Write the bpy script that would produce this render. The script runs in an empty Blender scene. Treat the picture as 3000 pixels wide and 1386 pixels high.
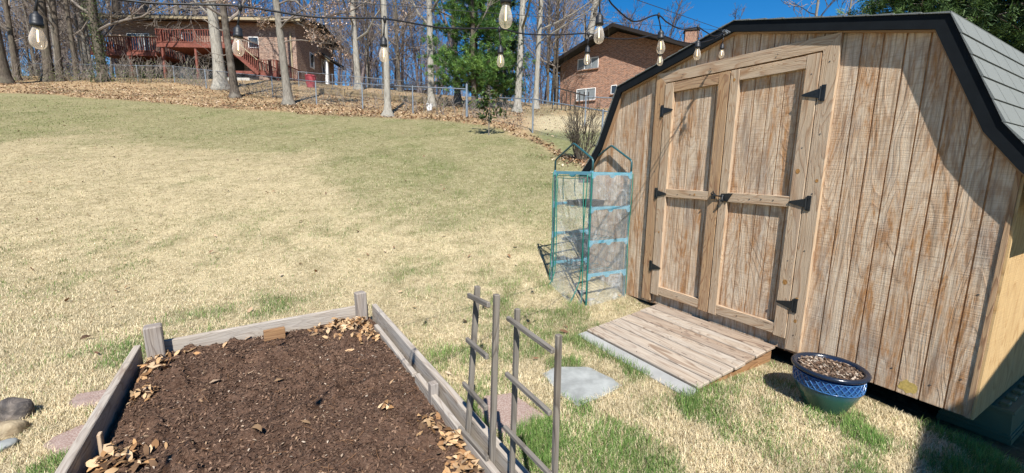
import bpy, math, random
import numpy as np
from mathutils import Vector
# ------------------------------------------------------------------ camera
SC=bpy.context.scene; COL=SC.collection
F,PITCH,ROLL=1222.09,9.236,1.048; CAM=np.array([0,0,1.6])
_p,_r=math.radians(PITCH),math.radians(ROLL)
_f=np.array([0,math.cos(_p),-math.sin(_p)]); _u=np.array([0,math.sin(_p),math.cos(_p)]); _x=np.array([1.,0,0])
AX=math.cos(_r)*_x+math.sin(_r)*_u; AU=-math.sin(_r)*_x+math.cos(_r)*_u
cam=bpy.data.cameras.new('camera'); camo=bpy.data.objects.new('camera',cam); COL.objects.link(camo)
from mathutils import Matrix
M=Matrix(((AX[0],AU[0],-_f[0]),(AX[1],AU[1],-_f[1]),(AX[2],AU[2],-_f[2]))).to_4x4(); M.translation=Vector(CAM)
camo.matrix_world=M
cam.sensor_width=36; cam.lens=36*F/3000; cam.clip_start=.05; cam.clip_end=2000
SC.camera=camo
# ------------------------------------------------------------------ light
LD=np.array([-.0995,.8675,-1.0]); LD/=np.linalg.norm(LD)       # direction the sunlight travels
EL=math.asin(-LD[2]); 
W=bpy.data.worlds.new('World'); SC.world=W; W.use_nodes=True
nt=W.node_tree; nt.nodes.clear()
sky=nt.nodes.new('ShaderNodeTexSky'); sky.sky_type='NISHITA'; sky.sun_disc=False
sky.sun_elevation=EL; sky.sun_rotation=math.atan2(-LD[0],-LD[1]); sky.air_density=1.0; sky.dust_density=0.0; sky.ozone_density=5.0; sky.altitude=600
bg=nt.nodes.new('ShaderNodeBackground'); bg.inputs['Strength'].default_value=.075
wo=nt.nodes.new('ShaderNodeOutputWorld'); hs=nt.nodes.new('ShaderNodeHueSaturation'); hs.inputs['Saturation'].default_value=1.35; hs.inputs['Value'].default_value=.95; nt.links.new(sky.outputs[0],hs.inputs['Color']); nt.links.new(hs.outputs[0],bg.inputs[0]); nt.links.new(bg.outputs[0],wo.inputs[0])
sl=bpy.data.lights.new('sun','SUN'); sl.energy=4.6; sl.angle=math.radians(.5); sl.color=(1,.965,.905)
so=bpy.data.objects.new('sun',sl); COL.objects.link(so); so.location=(2,-20,25)
so.rotation_euler=Vector(LD).to_track_quat('-Z','Y').to_euler()
SC.view_settings.view_transform='Standard'; SC.view_settings.look='None'; SC.view_settings.exposure=1.02; SC.view_settings.gamma=1
SC.cycles.max_bounces=8; SC.cycles.transparent_max_bounces=24; SC.cycles.caustics_reflective=False; SC.cycles.caustics_refractive=False
# ------------------------------------------------------------------ noise / terrain
def _h(ix,iy,s):
    n=(ix.astype(np.int64)*374761393+iy.astype(np.int64)*668265263+s*982451653)&0xffffffff
    n=((n^(n>>13))*1274126177)&0xffffffff
    return ((n^(n>>16))&0xffff)/65535.
def vn(x,y,sc,seed=0):
    x=np.asarray(x,float)/sc+1000.3; y=np.asarray(y,float)/sc+1000.7
    ix=np.floor(x).astype(np.int64); iy=np.floor(y).astype(np.int64); fx=x-ix; fy=y-iy
    fx=fx*fx*(3-2*fx); fy=fy*fy*(3-2*fy)
    a=_h(ix,iy,seed);b=_h(ix+1,iy,seed);c=_h(ix,iy+1,seed);d=_h(ix+1,iy+1,seed)
    return (a*(1-fx)+b*fx)*(1-fy)+(c*(1-fx)+d*fx)*fy
def fb(x,y,sc,seed=0,o=3):
    t=0;a=1;s=0
    for k in range(o): t=t+a*vn(x,y,sc/2**k,seed+k*7);s+=a;a*=.55
    return t/s
def sp(t,w): 
    t=np.asarray(t,float)/w
    return w*(np.log1p(np.exp(-np.abs(t)))+np.maximum(t,0))
def zg(x,y):
    x=np.asarray(x,float); y=np.asarray(y,float)
    b=np.clip((x+20)/26,0,1); k=.262-.10*b
    z=.27*(sp(y-4.6,.45)-sp(y-20,1.5))+k*(sp(y-20,1.5)-sp(y-40,1.2))
    z=z-.05*(sp(y-52,6))
    z=z-.125/(1+np.exp(-np.clip((x-.25*(2.2-y)-2.98)/.07,-30,30)))/(1+np.exp(np.clip((y-4.5)/.3,-30,30)))
    z=z+(fb(x,y,3.,5,2)-.5)*np.clip((y-5)/14,0,.16)
    return z
def zg1(x,y): return float(zg(np.array([x]),np.array([y]))[0])
def rayd(px,py): return (px-1500)/F*AX-(py-693)/F*AU+_f
def D(px,py,Y):
    d=rayd(px,py); return CAM+d*(Y/d[1])
def G(px,py,z=0.):
    d=rayd(px,py); return CAM+d*((z-CAM[2])/d[2])
def hit(px,py,far=60):
    d=rayd(px,py); d=d/d[1]; Y=np.arange(1.2,far,.03); P=CAM[:,None]+d[:,None]*Y
    k=np.nonzero(P[2]<=zg(P[0],P[1]))[0]
    if len(k)==0: return None
    return P[:,k[0]]
# shed wall frame
P0=np.array([2.858,2.3775,0.]); D1=np.array([-.50254,.86455,0]); NN=np.array([-.86455,-.50254,0]); ZZ=np.array([0,0,1.])
def WP(s,z,o=0.): return P0+D1*s+NN*o+ZZ*z
# ------------------------------------------------------------------ mesh helpers
def newmesh(name,V,faces,uv=None,col=None,smooth=False):
    me=bpy.data.meshes.new(name)
    V=np.asarray(V,np.float32).reshape(-1,3)
    if isinstance(faces,np.ndarray):
        n,k=faces.shape
        me.vertices.add(len(V)); me.vertices.foreach_set('co',V.ravel())
        me.loops.add(n*k); me.loops.foreach_set('vertex_index',faces.astype(np.int32).ravel())
        me.polygons.add(n); me.polygons.foreach_set('loop_start',np.arange(0,n*k,k,dtype=np.int32))
        try: me.polygons.foreach_set('loop_total',np.full(n,k,np.int32))
        except Exception: pass
        me.update(calc_edges=True)
    else:
        me.from_pydata(V.tolist(),[],faces)
    if uv is not None:
        l=me.uv_layers.new(name='UVMap'); l.data.foreach_set('uv',np.asarray(uv,np.float32).ravel())
    if col is not None:
        a=me.color_attributes.new('Col','FLOAT_COLOR','POINT')
        c=np.ones((len(V),4),np.float32); c[:,:3]=col; a.data.foreach_set('color',c.ravel())
    if smooth: me.polygons.foreach_set('use_smooth',np.ones(len(me.polygons),bool))
    return me
def wloc(o):
    v=np.zeros(3)
    while o is not None: v=v+np.array(o.location); o=o.parent
    return v
def setp(o,label=None,cat=None,group=None,kind=None):
    if label: o['label']=label
    if cat: o['category']=cat
    if group: o['group']=group
    if kind: o['kind']=kind
    return o
def empty(name,loc,label,cat,group=None):
    o=bpy.data.objects.new(name,None); COL.objects.link(o); o.location=loc; o.empty_display_size=.1
    return setp(o,label,cat,group)
RB=random.Random(7)
class MB:
    def __init__(s): s.V=[];s.F=[];s.U=[]
    def add(s,V,F,U=None):
        b=len(s.V); s.V.extend([tuple(map(float,v)) for v in V])
        for i,f in enumerate(F):
            s.F.append(tuple(b+k for k in f)); s.U.extend(U[i] if U else [(0,0)]*len(f))
    def beam(s,p0,p1,w,h,up=(0,0,1),bev=0.0,off=None):
        """w along side, h along up; UV u=along"""
        p0=np.asarray(p0,float);p1=np.asarray(p1,float);d=p1-p0;L=np.linalg.norm(d);d=d/L
        up=np.asarray(up,float);sd=np.cross(d,up);sd/=np.linalg.norm(sd);up=np.cross(sd,d)
        if off is None: off=(RB.uniform(0,50),RB.uniform(0,50))
        b=min(bev,w/3,h/3)
        if b>0:
            ring=[(-w/2+b,-h/2),(w/2-b,-h/2),(w/2,-h/2+b),(w/2,h/2-b),(w/2-b,h/2),(-w/2+b,h/2),(-w/2,h/2-b),(-w/2,-h/2+b)]
            rows=[(0,.85),(b,1),(L-b,1),(L,.85)]
            rows=[(0,b),(b,0),(L-b,0),(L,b)]
        else:
            ring=[(-w/2,-h/2),(w/2,-h/2),(w/2,h/2),(-w/2,h/2)]; rows=[(0,0),(L,0)]
        V=[];n=len(ring)
        for t,ins in rows:
            for a,c in ring:
                aa=a*(1-2*ins/w); cc=c*(1-2*ins/h)
                V.append(p0+d*t+sd*aa+up*cc)
        per=[0]
        for i in range(n):
            a=ring[i];c=ring[(i+1)%n];per.append(per[-1]+math.hypot(a[0]-c[0],a[1]-c[1]))
        Fs=[];Us=[]
        for r in range(len(rows)-1):
            for i in range(n):
                j=(i+1)%n
                Fs.append((r*n+i,r*n+j,(r+1)*n+j,(r+1)*n+i))
                u0,u1=rows[r][0]+off[0],rows[r+1][0]+off[0];v0,v1=per[i]+off[1],per[i+1]+off[1]
                Us.append([(u0,v0),(u0,v1),(u1,v1),(u1,v0)])
        Fs.append(tuple(range(n))[::-1]);Us.append([(off[0]+ring[k][0]*.3,off[1]+ring[k][1]) for k in range(n)][::-1])
        k0=(len(rows)-1)*n
        Fs.append(tuple(k0+k for k in range(n)));Us.append([(off[0]+ring[k][0]*.3,off[1]+ring[k][1]) for k in range(n)])
        s.add(V,Fs,Us)
    def box(s,c,sz,bev=0):
        c=np.asarray(c,float); s.beam(c-[0,sz[1]/2,0],c+[0,sz[1]/2,0],sz[0],sz[2],bev=bev)
    def tube(s,pts,rad,n=6,cap=True):
        pts=[np.asarray(p,float) for p in pts]; m=len(pts)
        if not hasattr(rad,'__len__'): rad=[rad]*m
        V=[];ref=None;L=0
        for i in range(m):
            t=pts[min(i+1,m-1)]-pts[max(i-1,0)]; t=t/(np.linalg.norm(t)+1e-9)
            if ref is None:
                ref=np.array([1.,0,0]) if abs(t[0])<.8 else np.array([0,1.,0])
            a=ref-t*(ref@t); a/=np.linalg.norm(a)+1e-9; ref=a; b=np.cross(t,a)
            for k in range(n):
                q=2*math.pi*k/n; V.append(pts[i]+(a*math.cos(q)+b*math.sin(q))*rad[i])
        Fs=[];Us=[]
        for i in range(m-1):
            L2=L+np.linalg.norm(pts[i+1]-pts[i])
            for k in range(n):
                j=(k+1)%n; Fs.append((i*n+k,i*n+j,(i+1)*n+j,(i+1)*n+k)); c=2*math.pi*rad[i]/n
                Us.append([(L,k*c),(L,(k+1)*c),(L2,(k+1)*c),(L2,k*c)])
            L=L2
        if cap and n>2:
            Fs.append(tuple(range(n))[::-1]);Us.append([(0,0)]*n);Fs.append(tuple((m-1)*n+k for k in range(n)));Us.append([(0,0)]*n)
        s.add(V,Fs,Us)
    def lathe(s,prof,c,n=24,axis=None):
        V=[];m=len(prof);c=np.asarray(c,float)
        for r,z in prof:
            for k in range(n):
                q=2*math.pi*k/n; V.append(c+[r*math.cos(q),r*math.sin(q),z])
        Fs=[];Us=[]
        for i in range(m-1):
            for k in range(n):
                j=(k+1)%n; Fs.append((i*n+k,i*n+j,(i+1)*n+j,(i+1)*n+k))
                Us.append([(k/n,prof[i][1]),((k+1)/n,prof[i][1]),((k+1)/n,prof[i+1][1]),(k/n,prof[i+1][1])])
        s.add(V,Fs,Us)
    def poly(s,pts,us=None):
        s.add(pts,[tuple(range(len(pts)))],[us] if us else None)
    def prism(s,bot,vec,uvf=None):
        """extrude a polygon along vec"""
        n=len(bot);bot=[np.asarray(p,float) for p in bot];vec=np.asarray(vec,float);V=bot+[p+vec for p in bot]
        Fs=[tuple(range(n))[::-1],tuple(range(n,2*n))]+[(i,(i+1)%n,n+(i+1)%n,n+i) for i in range(n)]
        U=[[uvf(V[k]) for k in f] for f in Fs] if uvf else None
        s.add(V,Fs,U)
    def build(s,name,mat,parent=None,loc=None,smooth=False,**kw):
        base=wloc(parent)+(np.asarray(loc,float) if loc is not None else 0)
        V=np.array(s.V,float)
        if parent is None and loc is None:
            base=np.array([V[:,0].mean(),V[:,1].mean(),V[:,2].min()])
        me=newmesh(name,V-base,s.F,uv=s.U,smooth=smooth); me.materials.append(mat)
        o=bpy.data.objects.new(name,me); COL.objects.link(o)
        if parent is not None:
            o.parent=parent
            if loc is not None: o.location=loc
        else: o.location=base
        return setp(o,**kw)
def copytree(o,parent=None):
    c=o.copy(); COL.objects.link(c); c.parent=parent
    for ch in list(o.children): copytree(ch,c)
    return c
# ------------------------------------------------------------------ material helpers
class NT:
    def __init__(s,name,rough=.8,spec=.3):
        s.m=bpy.data.materials.new(name); s.m.use_nodes=True; s.t=s.m.node_tree; s.t.nodes.clear()
        s.out=s.n('ShaderNodeOutputMaterial'); s.b=s.n('ShaderNodeBsdfPrincipled')
        s.b.inputs['Roughness'].default_value=rough; s.b.inputs['Specular IOR Level'].default_value=spec
        s.l(s.b.outputs[0],s.out.inputs[0])
    def n(s,ty,**kw):
        nd=s.t.nodes.new(ty)
        for k,v in kw.items(): setattr(nd,k,v)
        return nd
    def l(s,a,b): s.t.links.new(a,b)
    def inp(s,sock,v):
        if isinstance(v,bpy.types.NodeSocket): s.l(v,sock)
        else: sock.default_value=v
    def uv(s): return s.n('ShaderNodeUVMap').outputs[0]
    def obj(s): return s.n('ShaderNodeTexCoord').outputs['Object']
    def map(s,v,sc=(1,1,1),loc=(0,0,0)):
        m=s.n('ShaderNodeMapping'); s.l(v,m.inputs[0]); m.inputs['Scale'].default_value=sc; m.inputs['Location'].default_value=loc; return m.outputs[0]
    def noise(s,v,scale=1,det=3,dist=0,rough=.55):
        m=s.n('ShaderNodeTexNoise'); s.l(v,m.inputs['Vector']); m.inputs['Scale'].default_value=scale; m.inputs['Detail'].default_value=det; m.inputs['Distortion'].default_value=dist; m.inputs['Roughness'].default_value=rough; return m.outputs[0]
    def vor(s,v,scale=1,feat='F1'):
        m=s.n('ShaderNodeTexVoronoi',feature=feat); s.l(v,m.inputs['Vector']); m.inputs['Scale'].default_value=scale; return m
    def math(s,op,a,b=0.,c=None,clamp=False):
        m=s.n('ShaderNodeMath',operation=op,use_clamp=clamp); s.inp(m.inputs[0],a); s.inp(m.inputs[1],b)
        if c is not None: s.inp(m.inputs[2],c)
        return m.outputs[0]
    def ramp(s,f,stops,interp='LINEAR'):
        m=s.n('ShaderNodeValToRGB'); e=m.color_ramp.elements; m.color_ramp.interpolation=interp
        while len(e)<len(stops): e.new(.5)
        for k,(p,c) in enumerate(stops):
            e[k].position=p; e[k].color=(c,c,c,1) if not hasattr(c,'__len__') else (*c,1)
        s.l(f,m.inputs[0]); return m.outputs[0]
    def mix(s,f,a,b,mode='MIX'):
        m=s.n('ShaderNodeMix',data_type='RGBA',blend_type=mode)
        s.inp(m.inputs[0],f)
        for sock,v in((m.inputs[6],a),(m.inputs[7],b)):
            if isinstance(v,bpy.types.NodeSocket): s.l(v,sock)
            else: sock.default_value=(*v,1)
        return m.outputs[2]
    def color(s,c):
        if isinstance(c,bpy.types.NodeSocket): s.l(c,s.b.inputs['Base Color'])
        else: s.b.inputs['Base Color'].default_value=(*c,1)
    def bump(s,h,strength=.4,dist=.01):
        b=s.n('ShaderNodeBump'); b.inputs['Strength'].default_value=strength; b.inputs['Distance'].default_value=dist; s.l(h,b.inputs['Height']); s.l(b.outputs[0],s.b.inputs['Normal'])
def plain(name,c,rough=.6,spec=.4,metal=0,var=.12,sc=12,bump=0):
    t=NT(name,rough,spec); n=t.noise(t.obj(),sc,4)
    t.color(t.mix(t.ramp(n,[(.3,0.),(.7,1.)]),tuple(v*(1-var) for v in c),tuple(min(1,v*(1+var)) for v in c)))
    t.b.inputs['Metallic'].default_value=metal
    if bump: t.bump(n,bump,.01)
    return t.m
def wood(name,light,dark,gray,grayamt=.3,rings=13.,knots=True,rough=.85,across=7.):
    t=NT(name,rough,.2); uv=t.uv()
    a=t.map(uv,(.9,across,1)); h=t.noise(a,1.,2,.6)
    if knots:
        v=t.vor(t.map(uv,(1.5,9,1)),1.); kd=v.outputs['Distance']
        kk=t.ramp(kd,[(.0,1.),(.22,0.)]); h=t.math('ADD',h,t.math('MULTIPLY',kk,.35))
    fr=t.math('FRACT',t.math('MULTIPLY',h,rings)); rg=t.ramp(fr,[(0,0.),(.55,.15),(.9,1.),(1,0.)])
    fine=t.noise(t.map(uv,(5,160,1)),1.,3)
    c=t.mix(rg,light,dark)
    c=t.mix(t.math('MULTIPLY',t.ramp(t.noise(t.map(uv,(1.1,9,1),(9,3,0)),1.,3),[(.35,0.),(.65,1.)]),grayamt),c,gray)
    c=t.mix(t.ramp(fine,[(.3,.45),(.6,0.)]),c,tuple(v*.55 for v in dark))
    if knots: c=t.mix(t.ramp(kd,[(.03,.8),(.07,0.)]),c,tuple(v*.35 for v in dark))
    t.color(c); t.bump(t.math('ADD',fine,t.math('MULTIPLY',rg,-.4)),.5,.004)
    return t.m
M_={}
M_['pine_new']=wood('pale_pine',(.50,.375,.25),(.33,.19,.10),(.42,.35,.28),.4)
M_['pine_brown']=wood('brown_pine',(.44,.28,.15),(.25,.12,.055),(.36,.27,.19),.45)
M_['ramp']=wood('ramp_board',(.41,.34,.265),(.20,.135,.09),(.38,.345,.30),.6,11)
M_['ramp2']=wood('ramp_board_brown',(.34,.26,.19),(.165,.105,.07),(.31,.275,.235),.4,12)
M_['rampside']=wood('ramp_side',(.30,.17,.08),(.17,.08,.035),(.26,.18,.12),.3)
M_['graywood']=wood('weathered_wood',(.40,.345,.28),(.24,.185,.14),(.38,.355,.325),.6,12)
M_['postwood']=wood('weathered_post',(.30,.255,.215),(.155,.12,.095),(.30,.28,.265),.6,11,False)
M_['trellis']=wood('trellis_wood',(.20,.175,.145),(.10,.082,.065),(.18,.168,.15),.6,10,False)
M_['graypaint']=plain('pale_grey_board',(.29,.29,.28),.8,.2,var=.12,sc=9,bump=.2)
def siding(name,raw=False):
    t=NT(name,.9,.12); uv=t.uv()                       # uv=(height, along)
    h=t.noise(t.map(uv,(.6,3.4,1)),1.,1.5,.9); fr=t.math('FRACT',t.math('MULTIPLY',h,20.)); rg=t.ramp(fr,[(0,0.),(.5,.1),(.85,1.),(1,0.)])
    big=t.noise(t.map(uv,(1.3,9,1),(4,8,0)),1.,6,.9,.7)
    saw=t.noise(t.map(uv,(170,5,1)),1.,2); fine=t.noise(t.map(uv,(6,120,1)),1.,3)
    if raw:
        c=t.mix(t.math('MULTIPLY',rg,.8),(.50,.345,.17),(.36,.215,.09)); c=t.mix(t.ramp(big,[(.58,0.),(.7,.5)]),c,(.36,.29,.20))
    else:
        c=t.mix(t.ramp(big,[(.40,0.),(.48,.6),(.58,1.)]),(.40,.205,.085),(.62,.49,.35))
        c=t.mix(t.math('MULTIPLY',rg,.48),c,(.29,.15,.075))
        c=t.mix(t.ramp(t.noise(t.map(uv,(1.5,4,1),(31,12,0)),1.,4),[(.55,0.),(.7,.6)]),c,(.25,.22,.195))
        c=t.mix(t.ramp(t.noise(t.map(uv,(14,60,1)),1.,4),[(.45,.0),(.65,.35)]),c,(.62,.54,.44))
    c=t.mix(t.ramp(saw,[(.38,(.10 if raw else .27)),(.5,0.)]),c,(.26,.15,.08))
    c=t.mix(t.ramp(fine,[(.3,.35),(.5,0.)]),c,(.22,.13,.08))
    st=t.noise(t.map(uv,(1.2,45,1),(3,5,0)),1.,4,.2,.7); c=t.mix(t.ramp(st,[(.36,.6),(.5,0.)]),c,(.19,.12,.075)) if not raw else c
    t.color(c); t.bump(t.math('ADD',t.math('ADD',saw,fine),t.math('MULTIPLY',rg,.5)),.6,.004)
    return t.m
M_['siding']=siding('rough_sawn_siding'); M_['siding_raw']=siding('fresh_plywood_siding',True)
M_['groove']=plain('siding_groove',(.36,.19,.09),.9,.1,var=.3,sc=30)
M_['black']=plain('black_trim_paint',(.006,.008,.010),.8,.15,var=.2)
M_['hinge']=plain('black_steel',(.008,.009,.010),.42,.5,var=.2)
M_['dark']=plain('dark_underside',(.03,.024,.018),.95,.1)
t=NT('asphalt_shingle',.95,.15); o=t.obj()
t.color(t.mix(t.noise(o,260,2),t.mix(t.noise(o,3,4),(.095,.105,.10),(.13,.14,.135)),(.20,.21,.20))); t.bump(t.noise(o,300,2),.5,.004); M_['shingle']=t.m
t=NT('chip_soil',.95,.1); o=t.obj(); n1=t.noise(o,9,6,.3,.7); n2=t.noise(o,70,4,.5,.7)
c=t.mix(t.ramp(n1,[(.35,0.),(.65,1.)]),(.072,.040,.026),(.165,.098,.066)); c=t.mix(t.ramp(n2,[(.5,0.),(.62,.6)]),c,(.20,.13,.09)); t.color(c); t.bump(t.math('ADD',n2,n1),1.,.03); M_['soil']=t.m
def colmat(name,rough=.85,spec=.2,trans=0,var=0):
    t=NT(name,rough,spec); a=t.n('ShaderNodeAttribute',attribute_name='Col'); c=a.outputs[0]
    t.color(c)
    if trans:
        tr=t.n('ShaderNodeBsdfTranslucent'); t.l(c,tr.inputs[0]); mx=t.n('ShaderNodeMixShader'); mx.inputs[0].default_value=trans
        t.l(t.b.outputs[0],mx.inputs[1]); t.l(tr.outputs[0],mx.inputs[2]); t.l(mx.outputs[0],t.out.inputs[0])
    return t
M_['blade']=colmat('grass_blade',.7,.25,.25).m
M_['leafcol']=colmat('leaf_colour',.8,.2,.15).m
M_['needle']=colmat('needle_colour',.65,.3,.2).m
t=colmat('ground_cover',.95,.1); a=[n for n in t.t.nodes if n.type=='ATTRIBUTE'][0].outputs[0]; o=t.obj()
n5=t.noise(o,4.5,7,.4,.82); n2=t.noise(o,38,5,.3,.75); n3=t.noise(o,9,5,.2,.7)
n4=t.noise(o,17,6,.2,.8); c=t.mix(t.ramp(n5,[(.42,.5),(.52,0.)]),a,(.16,.145,.06)); c=t.mix(t.ramp(n5,[(.54,0.),(.66,.45)]),c,(.40,.35,.20)); c=t.mix(t.ramp(n4,[(.38,.5),(.5,0.)]),c,(.15,.125,.06)); c=t.mix(t.ramp(n2,[(.36,.55),(.56,0.)]),c,(.13,.10,.055)); c=t.mix(t.ramp(n3,[(.5,0.),(.75,.35)]),c,(.52,.44,.28)); c=t.mix(t.ramp(t.noise(o,26,3,0,.6),[(.58,0.),(.72,.35)]),c,(.16,.19,.06))
t.color(c); t.bump(n2,.9,.03); M_['ground']=t.m
def bark(name,a,b,c):
    t=NT(name,.95,.1); uv=t.uv(); o=t.obj()
    n=t.noise(t.map(uv,(3,22,1)),1.,5,.6,.65); m=t.noise(o,1.3,4)
    c1=t.mix(t.ramp(n,[(.35,0.),(.6,1.)]),a,b); c1=t.mix(t.ramp(m,[(.5,0.),(.66,.7)]),c1,c); t.color(c1); t.bump(n,.9,.03); return t.m
M_['bark_gray']=bark('grey_bark',(.10,.086,.07),(.25,.225,.19),(.17,.16,.13))
M_['bark_pale']=bark('pale_bark',(.17,.15,.125),(.36,.335,.285),(.26,.245,.21))
M_['bark_dark']=bark('dark_bark',(.025,.02,.017),(.12,.10,.08),(.20,.18,.15))
M_['bark_brown']=bark('brown_bark',(.045,.036,.028),(.14,.115,.09),(.11,.10,.07))
M_['twig']=plain('twig_bark',(.19,.16,.135),.9,.1,var=.3,sc=2)
M_['twig_far']=plain('far_twig_bark',(.15,.12,.115),.9,.1,var=.4,sc=.3)
def brick(name,c1,c2,mort,sx=1.):
    t=NT(name,.9,.15); uv=t.uv(); b=t.n('ShaderNodeTexBrick'); t.l(t.map(uv,(sx,sx,1)),b.inputs['Vector'])
    b.inputs['Scale'].default_value=1; b.inputs['Brick Width'].default_value=.3; b.inputs['Row Height'].default_value=.1; b.inputs['Mortar Size'].default_value=.016
    b.inputs['Color1'].default_value=(*c1,1); b.inputs['Color2'].default_value=(*c2,1); b.inputs['Mortar'].default_value=(*mort,1); b.inputs['Bias'].default_value=-.1
    n=t.noise(t.map(uv,(4,9,1)),1.,4); c=t.mix(t.ramp(n,[(.45,0.),(.65,.6)]),b.outputs[0],(.10,.055,.04)); t.color(c); t.bump(b.outputs[1],-.5,.01); return t.m
M_['brick2']=brick('red_brown_brick',(.34,.15,.08),(.16,.07,.045),(.33,.27,.22))
M_['brick1']=brick('tan_red_brick',(.33,.20,.14),(.20,.11,.08),(.36,.31,.26))
M_['soffit']=plain('tan_soffit',(.33,.27,.17),.7,.3)
M_['white']=plain('white_paint',(.75,.75,.74),.5,.4,var=.05)
M_['deckred']=plain('red_stained_wood',(.17,.055,.038),.7,.3,var=.25,sc=6)
M_['roofdark']=plain('dark_roof_shingle',(.035,.036,.038),.9,.2,var=.3,sc=4)
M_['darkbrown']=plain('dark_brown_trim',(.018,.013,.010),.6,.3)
M_['meshwire']=plain('fence_wire',(.16,.175,.19),.6,.3)
M_['glass']=plain('window_glass',(.03,.04,.05),.08,.7)
M_['blind']=plain('pale_blind',(.17,.19,.20),.6,.3)
M_['concrete']=plain('pale_concrete',(.42,.40,.36),.85,.2,var=.15,sc=5)
M_['galv']=plain('galvanised_steel',(.27,.30,.33),.45,.5,metal=.6,var=.12)
M_['barrel']=plain('red_barrel_plastic',(.33,.05,.06),.5,.4)
M_['timber']=plain('landscape_timber',(.22,.165,.095),.9,.1,var=.35,sc=3)
M_['slate']=plain('blue_grey_slate',(.26,.27,.26),.8,.25,var=.25,sc=9,bump=.6)
t=NT('red_sandstone',.9,.15);o=t.obj();t.color(t.mix(t.ramp(t.noise(o,120,3),[(.42,0.),(.62,1.)]),t.mix(t.noise(o,6,4),(.20,.135,.11),(.27,.185,.155)),(.34,.27,.235)));t.bump(t.noise(o,90,3),.5,.006);M_['redstone']=t.m
t=NT('dark_fieldstone',.8,.25);o=t.obj();t.color(t.mix(t.ramp(t.noise(o,8,5,1.),[(.4,0.),(.65,1.)]),(.06,.052,.048),(.18,.15,.125)));t.bump(t.noise(o,14,5,1.5),.8,.02);M_['rock']=t.m
t=NT('tan_fieldstone',.85,.2);o=t.obj();t.color(t.mix(t.ramp(t.noise(o,7,5,1.),[(.4,0.),(.65,1.)]),(.20,.15,.09),(.40,.33,.22)));t.bump(t.noise(o,14,5,1.5),.6,.02);M_['tanrock']=t.m
t=NT('grey_fieldstone',.85,.2);o=t.obj();t.color(t.mix(t.ramp(t.noise(o,7,5,1.),[(.4,0.),(.65,1.)]),(.18,.165,.15),(.36,.34,.31)));t.bump(t.noise(o,14,5,1.5),.6,.02);M_['greyrock']=t.m
M_['tube_green']=plain('dark_teal_tube',(.02,.075,.085),.35,.5)
M_['connector']=plain('light_blue_plastic',(.10,.27,.35),.45,.4,var=.08)
M_['piping']=plain('green_piping',(.01,.16,.12),.5,.4)
M_['shelfwire']=plain('dark_shelf_wire',(.05,.11,.12),.4,.5)
M_['traydark']=plain('black_tray_plastic',(.02,.02,.022),.5,.4)
# clear film: reads as slightly hazy PVC
t=NT('clear_plastic_film',.18,.5); tr=t.n('ShaderNodeBsdfTransparent'); tr.inputs[0].default_value=(.985,.99,.99,1); t.color((.6,.62,.62))
mx=t.n('ShaderNodeMixShader'); lw=t.n('ShaderNodeLayerWeight'); lw.inputs[0].default_value=.25
n=t.noise(t.obj(),5,4,1.5); t.bump(n,.9,.05)
t.l(t.math('ADD',t.math('MULTIPLY',lw.outputs['Facing'],.10),t.ramp(n,[(.46,.06),(.6,.09),(.635,.26),(.67,.09)])),mx.inputs[0]); t.l(tr.outputs[0],mx.inputs[1]); t.l(t.b.outputs[0],mx.inputs[2]); t.l(mx.outputs[0],t.out.inputs[0]); M_['film']=t.m
t=NT('bulb_glass',.08,.6); tr=t.n('ShaderNodeBsdfTransparent'); tr.inputs[0].default_value=(1,.96,.89,1); t.color((.78,.70,.60))
mx=t.n('ShaderNodeMixShader'); lw=t.n('ShaderNodeLayerWeight'); lw.inputs[0].default_value=.35
t.l(t.math('ADD',t.math('MULTIPLY',lw.outputs['Facing'],.5),.14),mx.inputs[0]); t.l(tr.outputs[0],mx.inputs[1]); t.l(t.b.outputs[0],mx.inputs[2]); t.l(mx.outputs[0],t.out.inputs[0]); M_['bulb']=t.m
t=NT('glowing_filament'); t.color((1,.7,.35)); t.b.inputs['Emission Color'].default_value=(1,.72,.38,1); t.b.inputs['Emission Strength'].default_value=2.2; M_['filament']=t.m
M_['socket']=plain('black_rubber_socket',(.013,.014,.016),.5,.4)
M_['cord']=plain('black_cord_rubber',(.01,.01,.011),.5,.4)
M_['wire']=plain('thin_steel_wire',(.06,.065,.07),.4,.5,metal=.5)
t=NT('glazed_pot',.2,.45); sx=t.n('ShaderNodeSeparateXYZ'); t.l(t.uv(),sx.inputs[0]); o=t.obj()
z=t.math('ADD',sx.outputs[1],t.math('MULTIPLY',t.math('SUBTRACT',t.noise(o,9,4),.5),.035))
t.color(t.ramp(t.math('MULTIPLY',z,2.41),[(0.,(.03,.075,.045)),(.3,(.03,.095,.07)),(.42,(.02,.07,.10)),(.5,(.015,.055,.17)),(.6,(.008,.025,.10)),(.70,(.01,.016,.03)),(1.,(.008,.008,.010))]))
M_['pot']=t.m
M_['potblue']=plain('blue_glaze_relief',(.03,.10,.24),.2,.45,var=.25,sc=30)
M_['bin']=plain('olive_bin_plastic',(.10,.115,.06),.55,.4,var=.08)
M_['yellow']=plain('yellow_petals',(.8,.6,.02),.6,.3)
M_['ypaint']=plain('yellow_paint',(.46,.33,.10),.7,.3,var=.25,sc=60)
M_['knotwood']=plain('resin_knot',(.30,.15,.045),.6,.3,var=.5,sc=90)
M_['knob']=plain('screw_head',(.12,.11,.10),.5,.4,metal=.6)
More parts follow.
